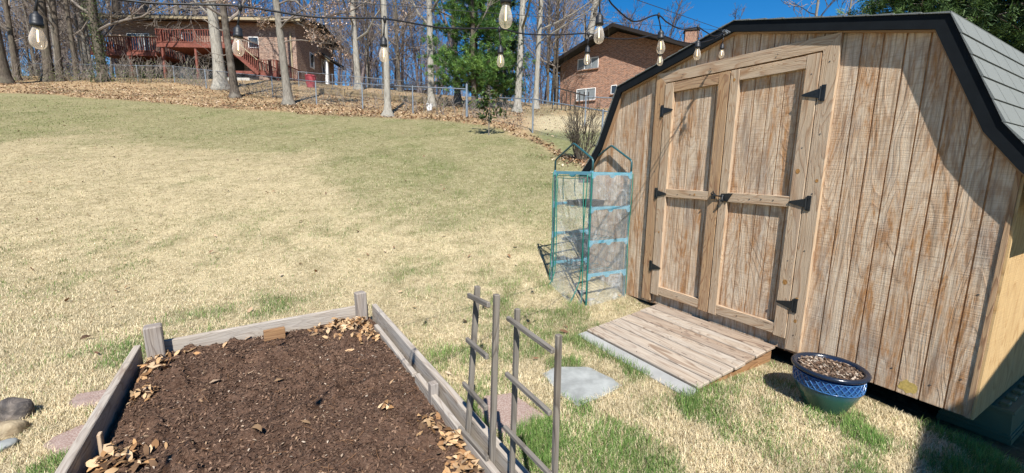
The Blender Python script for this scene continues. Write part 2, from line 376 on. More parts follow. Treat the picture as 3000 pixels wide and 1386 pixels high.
# ------------------------------------------------------------------ ground
def at_hit(px,py):
    p=hit(px,py); return p
LE=[hit(px,py) for px,py in [(-350,262),(0,272),(250,287),(500,306),(700,322),(900,335),(1100,346),(1250,352),(1370,362),(1480,388),(1580,425),(1650,462),(1720,500),(1780,540)]]
LEb=np.array([p[0]/p[1] for p in LE]); LEy=np.array([p[1] for p in LE])
GE=[hit(px,py) for px,py in [(-350,440),(0,418),(300,408),(600,440),(900,468),(1050,560),(1250,640),(1450,650),(1600,685),(1800,700)]]
GEb=np.array([p[0]/p[1] for p in GE]); GEy=np.array([p[1] for p in GE])
PATCH=[(p[0],p[1],r) for p,r in [(G(1770,1180),.33),(G(1900,1250),.42),(G(1650,1000),.25),(G(1480,950),.3),(G(1800,1060),.22),(G(1250,850),.45),(G(800,925),.5),(G(620,945),.35),(G(1330,1100),.22),(G(2270,1150),.14),(G(2710,1315),.16),(G(1550,1330),.25),(G(2050,1240),.3),(G(230,1330),.3),(G(380,1040),.35),(G(1720,850),.2),(G(520,1386),.3),(G(1850,1380),.4)]]
GR=[(hit(280,800),.7),(hit(420,720),.8),(hit(120,740),.8),(hit(60,830),.35),(hit(900,690),.7),(hit(700,660),.9),(hit(1100,640),1.1),(hit(1350,640),1.1),(hit(1560,640),.8),(hit(1150,780),.5),(hit(1380,840),.35),(hit(560,530),.6)]
PATCH+=[(p[0],p[1],-r*.75) for p,r in GR if p is not None]
def green(x,y):
    """probability that the turf at a spot is green"""
    b=x/np.maximum(y,.5); ge=np.interp(b,GEb,GEy)
    wob=(fb(x,y,2.2,11)-.5)*4.2+(fb(x,y,.5,17,3)-.5)*3.2
    far=1/(1+np.exp(-np.clip((y+wob-ge)/.45,-30,30)))
    n=fb(x,y,.9,3,4); n2=fb(x,y,.28,4,3)
    g=far*(.56+.36*np.clip((n-.42)*3.5,0,1)*np.clip((n2-.25)*2.5,.3,1))
    g=np.maximum(g,.5*np.clip((n-.60)*5,0,1)*np.clip((n2-.40)*4,0,1)*.8)
    g=np.maximum(g,.85*np.clip(1.6-y/6,0,1)*np.clip((x+1.2)*1.5,0,1)*np.clip((n-.30)*3,0,1)*np.clip((n2-.40)*4,0,1))
    for px,py,r in PATCH:
        q=np.exp(-((x-px)**2+(y-py)**2)/(r*r)); g=np.maximum(g,np.clip(q*1.5,0,1)*np.clip((n2-.40)*4,0,1)*(.68 if r>0 else .38))
    return np.clip(g,0,1)
def groundcol(x,y):
    b=x/np.maximum(y,.5); le=np.interp(b,LEb,LEy)+(fb(x,y,.8,21)-.5)*.9
    g=green(x,y)[:,None]; n=fb(x,y,.35,31)[:,None]; m=fb(x,y,2.5,33)[:,None]
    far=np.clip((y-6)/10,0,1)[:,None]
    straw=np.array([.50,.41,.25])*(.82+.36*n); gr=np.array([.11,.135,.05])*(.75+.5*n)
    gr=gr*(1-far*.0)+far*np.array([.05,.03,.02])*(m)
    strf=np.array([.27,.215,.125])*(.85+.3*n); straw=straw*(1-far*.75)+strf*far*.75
    c=straw*(1-g)+gr*g
    lit=np.array([.36,.235,.135])*(.5+1.0*fb(x,y,.3,41)[:,None]); dk=fb(x,y,1.6,43)[:,None]; lit=lit*(1-np.clip((dk-.5)*3,0,.55))
    w=1/(1+np.exp(-np.clip((y-le)/.12,-30,30)))[:,None]
    c=c*(1-w)+lit*w
    # neighbour's yard beyond the right-hand fence: turf then dry straw
    pr=((b>.02)&(y>le+.5))[:,None]; gl=(.13+.0*b)[:,None]*np.array([1.1,1.25,.55])*(.7+.6*n); sg=np.array([.50,.41,.26])
    q=np.clip((y-15.5)/1.0,0,1)[:,None]; q2=np.clip((y-19.5)/1.5,0,1)[:,None]
    yc=gl*(1-q)+sg*q; yc=yc*(1-q2)+(lit*.9+gl*.25)*q2
    wr=np.clip((b-.02)/.05,0,1)[:,None]*np.clip((y-le-.5)/.5,0,1)[:,None]
    c=c*(1-wr)+yc*wr
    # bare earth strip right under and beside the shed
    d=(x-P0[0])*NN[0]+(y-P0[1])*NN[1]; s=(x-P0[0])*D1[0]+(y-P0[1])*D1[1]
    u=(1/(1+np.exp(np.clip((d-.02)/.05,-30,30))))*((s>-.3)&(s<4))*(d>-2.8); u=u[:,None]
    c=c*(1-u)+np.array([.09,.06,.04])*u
    return c
xs=np.sinh(np.linspace(-1,1,460)*4.6); xs=xs/xs[-1]*260.; 
ys=np.concatenate([np.linspace(-8,1,16)[:-1],np.linspace(1,7,150)[:-1],np.linspace(7,26,150)[:-1],np.linspace(26,60,80)[:-1],np.geomspace(60,420,30)])
X,Y=np.meshgrid(xs,ys); Z=zg(X,Y); Z=Z+(fb(X,Y,.16,51,2)-.5)*.012
nx,ny=len(xs),len(ys); idx=np.arange(nx*ny).reshape(ny,nx)
Fq=np.stack([idx[:-1,:-1],idx[:-1,1:],idx[1:,1:],idx[1:,:-1]],-1).reshape(-1,4)
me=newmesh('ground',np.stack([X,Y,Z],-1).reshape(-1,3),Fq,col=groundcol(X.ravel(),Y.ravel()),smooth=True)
me.materials.append(M_['ground']); go=bpy.data.objects.new('ground',me); COL.objects.link(go); setp(go,'sloping back lawn of straw and green turf','ground',kind='structure')
# ------------------------------------------------------------------ footprints kept free of turf
BL=np.array([-2.69,2.89,0]);BR=np.array([-1.37,3.91,0]);_d=np.array([.53,-.848,0]);NL=BL+_d*3.4;NR=BR+_d*3.4
def inpoly(x,y,P):
    r=np.zeros(x.shape,bool);n=len(P)
    for i in range(n):
        x1,y1=P[i][:2];x2,y2=P[(i+1)%n][:2]
        c=((y1>y)!=(y2>y))&(x<(x2-x1)*(y-y1)/((y2-y1) if y2!=y1 else 1e-9)+x1); r^=c
    return r
STONES=[('slate',[(1590,1098),(1625,1078),(1722,1077),(1790,1110),(1822,1132),(1752,1170),(1692,1192),(1640,1160)],'slate','stepping_stone','irregular blue-grey slate stepping stone in front of the wooden ramp','stepping stone'),
 ('red',[(1395,1195),(1420,1165),(1500,1155),(1570,1205),(1602,1222),(1520,1262),(1475,1285),(1420,1250)],'redstone','stepping_stone','pinkish sandstone stepping stone behind the two wooden trellises','stepping stone'),
 ('redfar',[(200,1185),(225,1160),(345,1140),(362,1155),(350,1180),(260,1192),(215,1197)],'redstone','stepping_stone','brownish-red stepping stone left of the raised bed, farther one','stepping stone'),
 ('rednear',[(125,1312),(150,1290),(235,1252),(300,1240),(290,1300),(250,1330),(165,1338)],'redstone','stepping_stone','pink stepping stone left of the raised bed, nearer one','stepping stone')]
def _sh(P):
    P=[G(*p) for p in P]; c=sum(P)/len(P); return [c+(p-c)*.94 for p in P]
KEEP=[[BL,BR,NR,NL]]+[_sh(s[1]) for s in STONES]
RAMPF=[G(1941,888,.15),G(2273,1015,.15)]
RA=WP(1.14,.15,.03);RBk=WP(2.39,.15,.03)     # ramp top corners along the shed
RC=WP(1.14,.0,1.16);RD=WP(2.39,.0,1.16)
KEEP.append([RA,RBk,RD,RC]); KEEP.append([WP(-.6,0,.05),WP(3.9,0,.05),WP(3.9,0,-2.6),WP(-.6,0,-2.6)])
KEEP.append([np.array(q) for q in [(.86,4.6,0),(1.35,4.86,0),(1.02,5.45,0),(.52,5.19,0)]])
POT=np.array([2.205,2.70,0.]); PS=.80
def blades(N,seed,kind):
    rg=np.random.default_rng(seed)
    b=rg.uniform(-1.42,1.42,N); u=rg.uniform(0,1,N); a=1.5;y0,y1=1.25,23.
    y=(y0**(1-a)+u*(y1**(1-a)-y0**(1-a)))**(1/(1-a)); x=b*y
    le=np.interp(b,LEb,LEy)+.3; k=(y<le+.2)
    for P in KEEP: k&=~inpoly(x,y,P)
    k&=((x-POT[0])**2+(y-POT[1])**2>.15**2)
    g=green(x,y)
    if kind=='green': k&=rg.uniform(0,1,N)<g*.95+.05*(rg.uniform(0,1,N)<.3)
    else: k&=rg.uniform(0,1,N)<(1-.8*g)
    x,y,g=x[k],y[k],g[k];n=len(x); z=zg(x,y)-.002
    dist=np.hypot(x,y)
    w=np.maximum(.0024,dist*.00058)*rg.uniform(.6,1.3,n)
    if kind=='green': L=rg.uniform(.03,.075,n)*(1+.5*(g>.7)); tilt=rg.uniform(.15,1.0,n)
    else: L=rg.uniform(.022,.058,n); tilt=rg.uniform(.6,1.45,n)
    L=L*np.clip(1.1-dist/28,.5,1); th=rg.uniform(0,2*np.pi,n)
    dx,dy=np.cos(th),np.sin(th); sx,sy=-dy,dx
    h1=L*.55*np.cos(tilt*.6); r1=L*.55*np.sin(tilt*.6); h2=h1+L*.45*np.cos(np.minimum(tilt*1.25,1.7)); r2=r1+L*.45*np.sin(tilt*1.25)
    mm=fb(x,y,.45,91,4)[:,None]; m2=fb(x,y,.16,97,2)[:,None]
    P=lambda r,h,s:np.stack([x+dx*r+sx*w*s,y+dy*r+sy*w*s,z+h],-1)
    V=np.stack([P(0,0*h1,.5),P(0,0*h1,-.5),P(r1,h1,.45),P(r1,h1,-.45),P(r2,h2,0)],1).reshape(-1,3)
    i=np.arange(n)[:,None]*5
    Fs=np.concatenate([i+np.array([0,1,3]),i+np.array([0,3,2]),i+np.array([2,3,4])],0)
    q=rg.uniform(0,1,(n,1)); v=rg.uniform(.7,1.25,(n,1))*(1+np.clip((dist-5)/8,0,1)[:,None]*rg.uniform(-.45,.35,(n,1)))
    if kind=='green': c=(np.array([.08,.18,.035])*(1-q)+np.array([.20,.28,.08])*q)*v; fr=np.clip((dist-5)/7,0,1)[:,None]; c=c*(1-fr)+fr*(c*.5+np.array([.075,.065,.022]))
    else:
        c=(np.array([.72,.63,.43])*(1-q)+np.array([.52,.42,.25])*q)*v; br=rg.uniform(0,1,(n,1))<.06; c=np.where(br,np.array([.28,.19,.10])*v,c)
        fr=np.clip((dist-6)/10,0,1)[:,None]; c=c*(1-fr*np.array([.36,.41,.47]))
    c=c*(.68+.45*mm+.27*m2); k3=np.clip((mm-.5)*4,0,1)*np.clip((dist-4)/6,0,1)[:,None]*.5; c=c*(1-k3)+k3*np.array([.20,.15,.085])
    return newmesh('blades',V,Fs,col=np.repeat(c,5,0))
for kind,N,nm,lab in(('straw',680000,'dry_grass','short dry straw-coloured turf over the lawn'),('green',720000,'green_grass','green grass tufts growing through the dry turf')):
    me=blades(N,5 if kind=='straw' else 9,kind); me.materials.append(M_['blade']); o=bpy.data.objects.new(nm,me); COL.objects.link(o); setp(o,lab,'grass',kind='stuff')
def leaves(name,x,y,z,size,seed,cols,lab,cat,tiltmax=.7,mat='leafcol',kind='stuff'):
    rg=np.random.default_rng(seed);n=len(x)
    L=rg.uniform(.6,1.2,n)*size; w=L*rg.uniform(.28,.5,n); th=rg.uniform(0,2*np.pi,n); ti=rg.uniform(-tiltmax,tiltmax,n); ro=rg.uniform(-tiltmax,tiltmax,n); cu=rg.uniform(-.1,.35,n)*L
    d=np.stack([np.cos(th)*np.cos(ti),np.sin(th)*np.cos(ti),np.sin(ti)],-1); s=np.stack([-np.sin(th)*np.cos(ro),np.cos(th)*np.cos(ro),np.sin(ro)],-1); up=np.cross(d,s)
    c=np.stack([x,y,z],-1)
    A=lambda a,b,e:c+d*(a*L)[:,None]+s*(b*w)[:,None]+up*(e*cu)[:,None]
    one=np.ones(n)
    V=np.stack([A(-.5*one,0*one,0*one),A(-.15*one,.5*one,.6*one),A(-.1*one,-.5*one,.5*one),A(.2*one,.42*one,.5*one),A(.25*one,-.42*one,.7*one),A(.5*one,0*one,-.2*one)],1).reshape(-1,3)
    i=np.arange(n)[:,None]*6
    Fs=np.concatenate([i+np.array(f) for f in([0,2,1],[1,2,4],[1,4,3],[3,4,5])],0)
    ci=rg.integers(0,len(cols),n); cc=np.array(cols)[ci]*rg.uniform(.6,1.3,(n,1))
    me=newmesh(name,V,Fs,col=np.repeat(cc,6,0)); me.materials.append(M_[mat]); o=bpy.data.objects.new(name,me); COL.objects.link(o)
    return setp(o,lab,cat,kind=kind)
LC=[(.36,.21,.11),(.28,.155,.08),(.43,.30,.19),(.16,.085,.05),(.52,.40,.28),(.11,.065,.04)]
rg=np.random.default_rng(3); N=90000; b=rg.uniform(-1.45,.28,N); y=rg.uniform(6,36,N); x=b*y; le=np.interp(b,LEb,LEy)+(fb(x,y,.8,21)-.5)*.7
pk=np.where(y<le,0,np.exp(-(y-le)/9)); pk=np.where((b>.02)&(y>le+.7),.08,pk); k=(rg.uniform(0,1,N)<pk*(.35+fb(x,y,1.6,43)))
x,y=x[k],y[k]; leaves('leaf_litter',x,y,zg(x,y)+rg.uniform(.01,.07,len(x)),.13,5,LC,'brown fallen oak leaves banked along the fence','leaves')
N=260; b=rg.uniform(-1.25,.5,N); y=rg.uniform(3.,22,N)**1.; x=b*y; k=(y<np.interp(b,LEb,LEy)); 
for P in KEEP: k&=~inpoly(x,y,P)
x,y=x[k],y[k]; leaves('scattered_leaves',x,y,zg(x,y)+.03,.085,6,LC,'single brown leaves scattered on the open lawn','leaves')
# ------------------------------------------------------------------ shed
def prof(s):
    P=[(-.0,1.77),(.105,1.90),(.405,2.53),(1.79,2.86),(3.175,2.53),(3.475,1.90),(3.62,1.77)]
    return float(np.interp(s,[p[0] for p in P],[p[1] for p in P]))
shed=empty('garden_shed',WP(1.79,0,0),'unpainted rough-sawn wooden garden shed with gambrel roof and black trim','shed')
SUV=lambda P:(float(P[2]),float((P-P0)@D1)*1.0+float((P-P0)@NN)*.7)
mb=MB(); gb=MB()
gr=[.12+.1215*k for k in range(-1,31)]; gr=[g for g in gr if .03<g<3.6]
edges=[0.0]+gr+[3.62]
brk=[.105,.405,1.79,3.175,3.475]
for i in range(len(edges)-1):
    a,b=edges[i],edges[i+1]; a2=a+(.005 if i>0 else 0); b2=b-(.005 if i<len(edges)-2 else 0)
    ss=[a2]+[q for q in brk if a2<q<b2]+[b2]
    zb=lambda s:.125 if not(1.077<s<2.505) else .14
    bot=[WP(ss[0],zb(ss[0]),0),WP(ss[-1],zb(ss[-1]),0)]; top=[WP(s,prof(s),0) for s in reversed(ss)]
    mb.prism(bot+top,-NN*.015,SUV)
    if i<len(edges)-2:
        gb.prism([WP(b2-.001,.128,-.006),WP(b2+.011,.128,-.006),WP(b2+.011,prof(b2)-.002,-.006),WP(b2-.001,prof(b2)-.002,-.006)],-NN*.005)
fw=mb.build('front_siding',M_['siding'],shed); gb.build('siding_grooves',M_['groove'],fw)
DEP=2.44
mb=MB(); mb.prism([WP(-.001,.12,-.001),WP(-.001,.12,-DEP),WP(-.001,1.62,-DEP),WP(-.001,1.62,-.001)],D1*-.012,lambda P:(float(P[2]),float((P-P0)@NN)+3)); mb.build('side_wall',M_['siding_raw'],shed)
mb=MB(); mb.prism([WP(3.621,.12,-.001),WP(3.621,.12,-DEP),WP(3.621,1.62,-DEP),WP(3.621,1.62,-.001)],D1*.012,lambda P:(float(P[2]),float((P-P0)@NN)+3)); mb.build('side_wall',M_['siding'],shed)
mb=MB(); ss=[0,.105,.405,1.79,3.175,3.475,3.62]; mb.prism([WP(0,.125,-DEP),WP(3.62,.125,-DEP)]+[WP(s,prof(s)-.01,-DEP) for s in reversed(ss)],NN*-.012,SUV); mb.build('back_wall',M_['siding'],shed)
mb=MB()
for o_ in(-.35,-1.2,-2.1): mb.beam(WP(.05,.05,o_),WP(3.57,.05,o_),.09,.1)
mb.build('floor_skids',M_['dark'],shed)
mb=MB(); mb.prism([WP(.01,.115,-.03),WP(3.61,.115,-.03),WP(3.61,.115,-DEP+.02),WP(.01,.115,-DEP+.02)],ZZ*.06); mb.build('floor_deck',M_['dark'],shed)
# corner: weathered ragged edge strip and blocks
mb=MB(); mb.beam(WP(.012,.125,.004),WP(.012,1.70,.004),.022,.01,up=NN); mb.build('corner_strip',M_['pine_brown'],shed)
# roof: gambrel shell with shingle courses
RP=[(-.235,1.515),(-.06,1.70),(.095,1.905),(.395,2.565),(1.79,2.905),(3.185,2.565),(3.485,1.905),(3.64,1.70),(3.815,1.515)]
FO,BK=.066,-DEP-.12
roof=MB()
for i in range(len(RP)-1):
    (s0,z0),(s1,z1)=RP[i],RP[i+1]; t=np.array([s1-s0,z1-z0]);t/=np.hypot(*t);nm=np.array([-t[1],t[0]])*(1 if True else 1)
    if nm[1]<0: nm=-nm
    q=[(s0,z0-.004),(s1,z1-.004),(s1,z1-.03),(s0,z0-.03)]
    roof.prism([WP(a,b,FO-.002) for a,b in q],NN*(BK-FO))
rf=roof.build('roof',M_['darkbrown'],shed)
sh=MB()
def courses(a,b):
    (s0,z0),(s1,z1)=a,b; L=math.hypot(s1-s0,z1-z0); n=max(1,round(L/.14)); t=np.array([(s1-s0)/L,(z1-z0)/L]); nm=np.array([-t[1],t[0]])
    if nm[1]<0: nm=-nm
    for k in range(n):
        p=np.array([s0,z0])+t*(L*k/n); q=np.array([s0,z0])+t*(L*(k+1)/n+.012)
        lo=p+nm*.012; hi=q+nm*.004
        Fx=FO+.012; off=(k%2)*.15
        sh.prism([WP(lo[0],lo[1],Fx),WP(hi[0],hi[1],Fx),WP(q[0],q[1],Fx),WP(p[0],p[1],Fx)],NN*(BK-Fx))
        x=Fx-.1-off*1
        while x>BK+.1:    # tab slots
            a1=lo+nm*.0006; b1=p+t*(L/n-.005)+nm*.0055
            sh.prism([WP(a1[0],a1[1],x),WP(b1[0],b1[1],x),WP(b1[0],b1[1],x-.004),WP(a1[0],a1[1],x-.004)],np.array([0,0,.0008])); x-=.305
for i in range(4): courses(RP[i],RP[i+1])
for i in range(4): courses(RP[8-i],RP[7-i])
sh.build('shingles',M_['shingle'],rf)
fa=MB(); ti=MB()
for i in range(len(RP)-1):
    def inner(j,d):
        s,z=RP[j]; v=[]
        for k in(j-1,j):
            if 0<=k<len(RP)-1:
                a,b=RP[k],RP[k+1]; t=np.array([b[0]-a[0],b[1]-a[1]]);t/=np.hypot(*t); nn=np.array([t[1],-t[0]]); nn=nn if nn[1]<0 else -nn; v.append(nn)
        m=sum(v); m/=np.hypot(*m); c=m@v[0]; return np.array([s,z])+m*d/c
    a0=np.array(RP[i])+0; b0=np.array(RP[i+1])+0; a1=inner(i,.085); b1=inner(i+1,.085)
    a0=inner(i,.002);b0=inner(i+1,.002)
    fa.prism([WP(a0[0],a0[1],FO+.002),WP(b0[0],b0[1],FO+.002),WP(b1[0],b1[1],FO+.002),WP(a1[0],a1[1],FO+.002)],-NN*.022)
    a2=inner(i,.095); b2=inner(i+1,.095); a3=inner(i,.055);b3=inner(i+1,.055)
    ti.prism([WP(a3[0],a3[1],FO-.022),WP(b3[0],b3[1],FO-.022),WP(b2[0],b2[1],FO-.022),WP(a2[0],a2[1],FO-.022)],-NN*.04)
fa.build('fascia',M_['black'],rf); ti.build('rake_board',M_['pine_brown'],rf)
for e,sg in((0,1),(8,-1)):
    mb=MB(); s,z=RP[e]; mb.prism([WP(s-.012*sg,z-.002,FO),WP(s-.012*sg,z-.085,FO),WP(s+.012*sg,z-.085,FO),WP(s+.012*sg,z-.002,FO)],NN*(BK-FO)); mb.build('eave_fascia',M_['black'],rf)
def board(mb,s0,z0,s1,z1,w,th,off,bev=.002):
    mb.beam(WP(s0,z0,off+th/2),WP(s1,z1,off+th/2),w,th,up=NN,bev=bev)
# door frame with mitred header
fr=empty('door_frame',WP(1.79,0,0),None,None); fr.parent=shed; fr.location=(0,0,0)
UVv=lambda o:(lambda P:(float(P[2])+o,float((P-P0)@D1)*1.+float((P-P0)@NN)))
UVh=lambda o:(lambda P:(float((P-P0)@D1)+o,float(P[2])+float((P-P0)@NN)))
so_,to=.966,2.61; si,ti_=1.072,2.507
mb=MB(); mb.prism([WP(so_,.165,.001),WP(si,.165,.001),WP(si,ti_,.001),WP(so_,to,.001)],NN*.038,UVv(3)); mb.build('side_casing',M_['pine_new'],fr)
mb=MB(); s2,s3=2.629,2.510; mb.prism([WP(s2,.165,.001),WP(s3,.165,.001),WP(s3,ti_,.001),WP(s2,to,.001)],NN*.038,UVv(9)); mb.build('side_casing',M_['pine_brown'],fr)
mb=MB(); mb.prism([WP(si,ti_+.002,.001),WP(s3,ti_+.002,.001),WP(s2-.002,to,.001),WP(so_+.002,to,.001)],NN*.037,UVh(15)); mb.build('header_casing',M_['pine_new'],fr)
# shaded gap strip left of casing
def door(s0,s1,seamside,label,mats):
    d=empty('shed_door',WP((s0+s1)/2,0,0)-np.array(shed.location),label,None); d.parent=shed
    pm,gm=MB(),MB(); a=s0+.02
    e=[s0+.004]+[g for g in gr if s0+.03<g<s1-.03]+[s1-.004]
    for i in range(len(e)-1):
        u=e[i]+(.0045 if i else 0); v=e[i+1]-(.0045 if i<len(e)-2 else 0)
        pm.prism([WP(u,.265,.008),WP(v,.265,.008),WP(v,2.485,.008),WP(u,2.485,.008)],-NN*.0055,SUV)
        if i<len(e)-2: gm.prism([WP(v-.0005,.27,.0035),WP(v+.0095,.27,.0035),WP(v+.0095,2.48,.0035),WP(v-.0005,2.48,.0035)],-NN*.001)
    p=pm.build('panel',M_['siding'],d); gm.build('panel_grooves',M_['groove'],p)
    wA,wB=(.10,.083) if seamside=='hi' else (.107,.108)
    if seamside=='hi': A=(s0,s0+.10); B=(s1-.083,s1)
    else: A=(s0,s0+.107); B=(s1-.108,s1)
    for (u,v),m in zip((A,B),mats):
        k=MB(); board(k,(u+v)/2,.25,(u+v)/2,2.495,v-u-.003,.036,.009); k.build('stile',M_[m],d)
    for z0,z1,m in((2.40,2.493,mats[2]),(1.335,1.42,mats[3]),(.262,.352,mats[3])):
        k=MB(); board(k,A[1]+.001,(z0+z1)/2,B[0]-.001,(z0+z1)/2,z1-z0,.034,.009); r=k.build('rail',M_[m],d)
    return d
dR=door(1.077,1.789,'hi','right-hand door leaf with latch',['pine_new','pine_new','pine_new','pine_new'])
dL=door(1.796,2.505,'lo','left-hand door leaf',['pine_brown','pine_new','pine_brown','pine_new'])
# T-hinges: butt plate on casing, tapered strap on the door
def hinge(s,z,dr,parent):
    m=MB(); m.beam(WP(s,z-.06,.043),WP(s,z+.06,.043),.032,.006,up=NN,bev=.002); m.tube([WP(s+dr*.018,z-.05,.049),WP(s+dr*.018,z+.05,.049)],.007,8)
    a=s+dr*.02; b=s+dr*.145
    m.prism([WP(a,z-.036,.046),WP(a,z+.036,.046),WP(b-dr*.01,z+.009,.046),WP(b,z,.046),WP(b-dr*.01,z-.009,.046)],NN*.006)
    for q in((s,.04),(s,-.04),): m.tube([WP(q[0],z+q[1],.045),WP(q[0],z+q[1],.0515)],.006,8)
    for q in(.05,.085): m.tube([WP(s+dr*q,z,.05),WP(s+dr*q,z,.055)],.005,8)
    h=m.build('hinge',M_['hinge'],parent); return h
for z in(2.20,1.375,.545): hinge(1.035,z,1,dR)
for z in(2.225,1.365,.56): hinge(2.53,z,-1,dL)
m=MB()
m.prism([WP(1.765,1.408,.046),WP(1.655,1.415,.046),WP(1.70,1.335,.046),WP(1.745,1.345,.046)],NN*.007)
m.tube([WP(1.84,1.385,.06),WP(1.74,1.383,.06)],.006,8); m.tube([WP(1.745,1.395,.052),WP(1.74,1.35,.07),WP(1.735,1.33,.062)],.008,8); m.tube([WP(1.735,1.345,.052),WP(1.735,1.345,.085)],.010,8)
m.box(WP(1.84,1.378,.052),(.03,.03,.05)); m.tube([WP(1.835,1.40,.055),WP(1.84,1.425,.065),WP(1.85,1.40,.075),WP(1.845,1.385,.06)],.007,8); m.tube([WP(1.69,1.36,.05),WP(1.69,1.36,.062)],.007,8)
m.build('latch',M_['hinge'],dR)
# screw heads and knots on casings
m=MB()
for s,z in[(1.02,2.42),(1.02,1.9),(1.02,1.45),(1.02,1.0),(1.02,.6),(1.02,.3),(2.57,2.3),(2.57,1.6),(2.57,.9),(1.13,2.35),(1.13,1.8),(1.13,.9),(1.4,2.55),(2.0,2.55),(2.3,2.55),(1.4,1.38),(1.5,1.375),(1.3,1.38),(2.1,1.38),(2.25,1.37),(1.5,.31),(2.15,.31),(.07,.35),(.07,.9),(.2,.25),(.6,.2),(.4,.28)]:
    o_=.0385 if s>.9 else .0; 
    if 1.08<s<2.5: o_=.0435
    m=MB(); m.tube([WP(s,z,o_),WP(s,z,o_+.003)],.005,8); m.build('screw',M_['knob'],shed)
# threshold skirt under the doors
m=MB(); m.prism([WP(1.075,.142,.001),WP(2.505,.142,.001),WP(2.505,.255,.001),WP(1.075,.255,.001)],NN*.006,SUV); m.build('threshold_strip',M_['siding'],shed)
mb=MB(); r_=random.Random(3); c0_=(.305,.185)
mb.prism([WP(c0_[0]+.048*math.cos(a)*(1+.25*r_.uniform(-1,1)),c0_[1]+.045*math.sin(a)*(1+.3*r_.uniform(-1,1)),.0008) for a in np.linspace(0,6.0,15)],NN*.0006); mb.build('paint_smear',M_['ypaint'],fw)
mb=MB(); mb.prism([WP(2.632,.135,.0005),WP(2.643,.135,.0005),WP(2.643,2.60,.0005),WP(2.632,2.60,.0005)],NN*.001); mb.build('seam_shadow_strip',M_['dark'],fw)  # dark strip painted as the shadow in the siding seam
for s_,z_,a_ in((1.13,.72,.018),(1.03,.60,.013),(1.0,1.55,.011),(1.14,1.62,.016),(2.45,.95,.010),(1.75,2.41,.012),(2.05,1.38,.009),(1.02,.42,.012)):
    mb=MB(); o_=.0395 if s_<1.07 else .0455; mb.prism([WP(s_+a_*math.cos(q),z_+a_*1.25*math.sin(q),o_) for q in np.linspace(0,6,12)],NN*.0006); mb.build('knot',M_['knotwood'],shed)
# wooden stake lying and yellow block at the far corner
# ------------------------------------------------------------------ ramp
rp=empty('wooden_ramp',(RA+RBk)/2*[1,1,0],'weathered plank ramp of eight boards leading up to the shed doors','ramp')
boards=[];sA,sB=1.14,2.39; wid=.1345; gap=.010; z0,z1=.155,.038
for k in range(8):
    o0=.035+k*(wid+gap)+wid/2; tt=k/7; zz=z0+(z1-z0)*tt; nrm=np.array([0,0,1])+NN*(z0-z1)/1.05; nrm/=np.linalg.norm(nrm)
    e0=sA+RB.uniform(-.006,.006); e1=sB+RB.uniform(-.006,.006)
    if k==7: e0-=.0;zz-=.012
    mb=MB(); mb.beam(WP(e0,zz-.014,o0),WP(e1,zz-.014,o0),wid,.028,up=nrm,bev=.006)
    b_=mb.build('board',M_['graypaint'] if k==7 else M_['ramp2' if k in(0,2) else 'ramp'],rp)
    boards.append(b_)
    if k==7: b_['label']='pale grey board at the foot of the ramp'
mb=MB()
for s_ in(sA+.03,sB-.03,1.76): mb.prism([WP(s_,.124,.04),WP(s_,0.0,.04),WP(s_,0.0,1.04),WP(s_,.014,1.04)],D1*.038,lambda P:(float((P-P0)@NN),float(P[2])))
mb.build('side_stringer',M_['rampside'],rp)
for k in range(8):
    o0=.035+k*(wid+gap)+wid/2; zz=z0+(z1-z0)*k/7
    for s_ in(sA+.05,sB-.05,1.78):
        for q in(-.03,.03): 
            mb=MB(); mb.tube([WP(s_,zz-.002-(.012 if k==7 else 0),o0+q),WP(s_,zz+.002-(.012 if k==7 else 0),o0+q)],.004,6); mb.build('screw',M_['knob'],boards[k])
# ------------------------------------------------------------------ stepping stones and rocks
def slab(pts,th,mat,name,lab,cat,group=None):
    mb=MB(); P=[G(*p) for p in pts]; c=sum(P)/len(P); Q=[]
    n=len(P)
    for i in range(n):                                     # subdivide + roughen the outline
        a,b=P[i],P[(i+1)%n]
        for t in(0,.25,.5,.75): q=a+(b-a)*t; q=q+(q-c)*RB.uniform(-.03,.03); Q.append(q)
    m=len(Q); V=[q+ZZ*-.02 for q in Q]+[q+ZZ*(th-.006) for q in Q]+[c+(q-c)*.975+ZZ*th for q in Q]+[c+(q-c)*.5+ZZ*(th+.002) for q in Q]+[c+ZZ*th]
    Fs=[]
    for r in range(3): Fs+=[(r*m+i,r*m+(i+1)%m,(r+1)*m+(i+1)%m,(r+1)*m+i) for i in range(m)]
    Fs+=[(3*m+i,3*m+(i+1)%m,4*m) for i in range(m)]
    mb.add(V,Fs); o=mb.build(name,M_[mat],label=lab,cat=cat,group=group); return o
for _,pts,mat,nm,lab,cat in STONES: slab(pts,.014,mat,nm,lab,cat,'flat stones set in the lawn')
def rock(name,c,sz,mat,lab,cat,seed,rot=0,group=None):
    import bmesh
    bm=bmesh.new(); bmesh.ops.create_icosphere(bm,subdivisions=3,radius=1); r=random.Random(seed)
    pl=[Vector((r.gauss(0,1),r.gauss(0,1),r.gauss(0,.8))).normalized() for _ in range(11)]
    for v in bm.verts:
        p=v.co.copy()
        for q in pl:
            d=p.dot(q); 
            if d>.72: p-=q*(d-.72)*.85
        v.co=p*(1+r.uniform(-.015,.015))
        v.co.x*=sz[0];v.co.y*=sz[1];v.co.z*=sz[2]
    bmesh.ops.rotate(bm,verts=bm.verts,matrix=Matrix.Rotation(rot,3,'Z'))
    me=bpy.data.meshes.new(name); bm.to_mesh(me); bm.free(); me.materials.append(M_[mat]); o=bpy.data.objects.new(name,me); COL.objects.link(o)
    o.location=(c[0],c[1],c[2]); 
    for f in me.polygons: f.use_smooth=True
    return setp(o,lab,cat,group)
c=G(62,1225); rock('field_rock',(c[0]-.03,c[1],.05),(.095,.08,.10),'rock','dark rounded rock at the left edge of the lawn, largest of its row','rock',1,.3,'border rocks at the left edge')
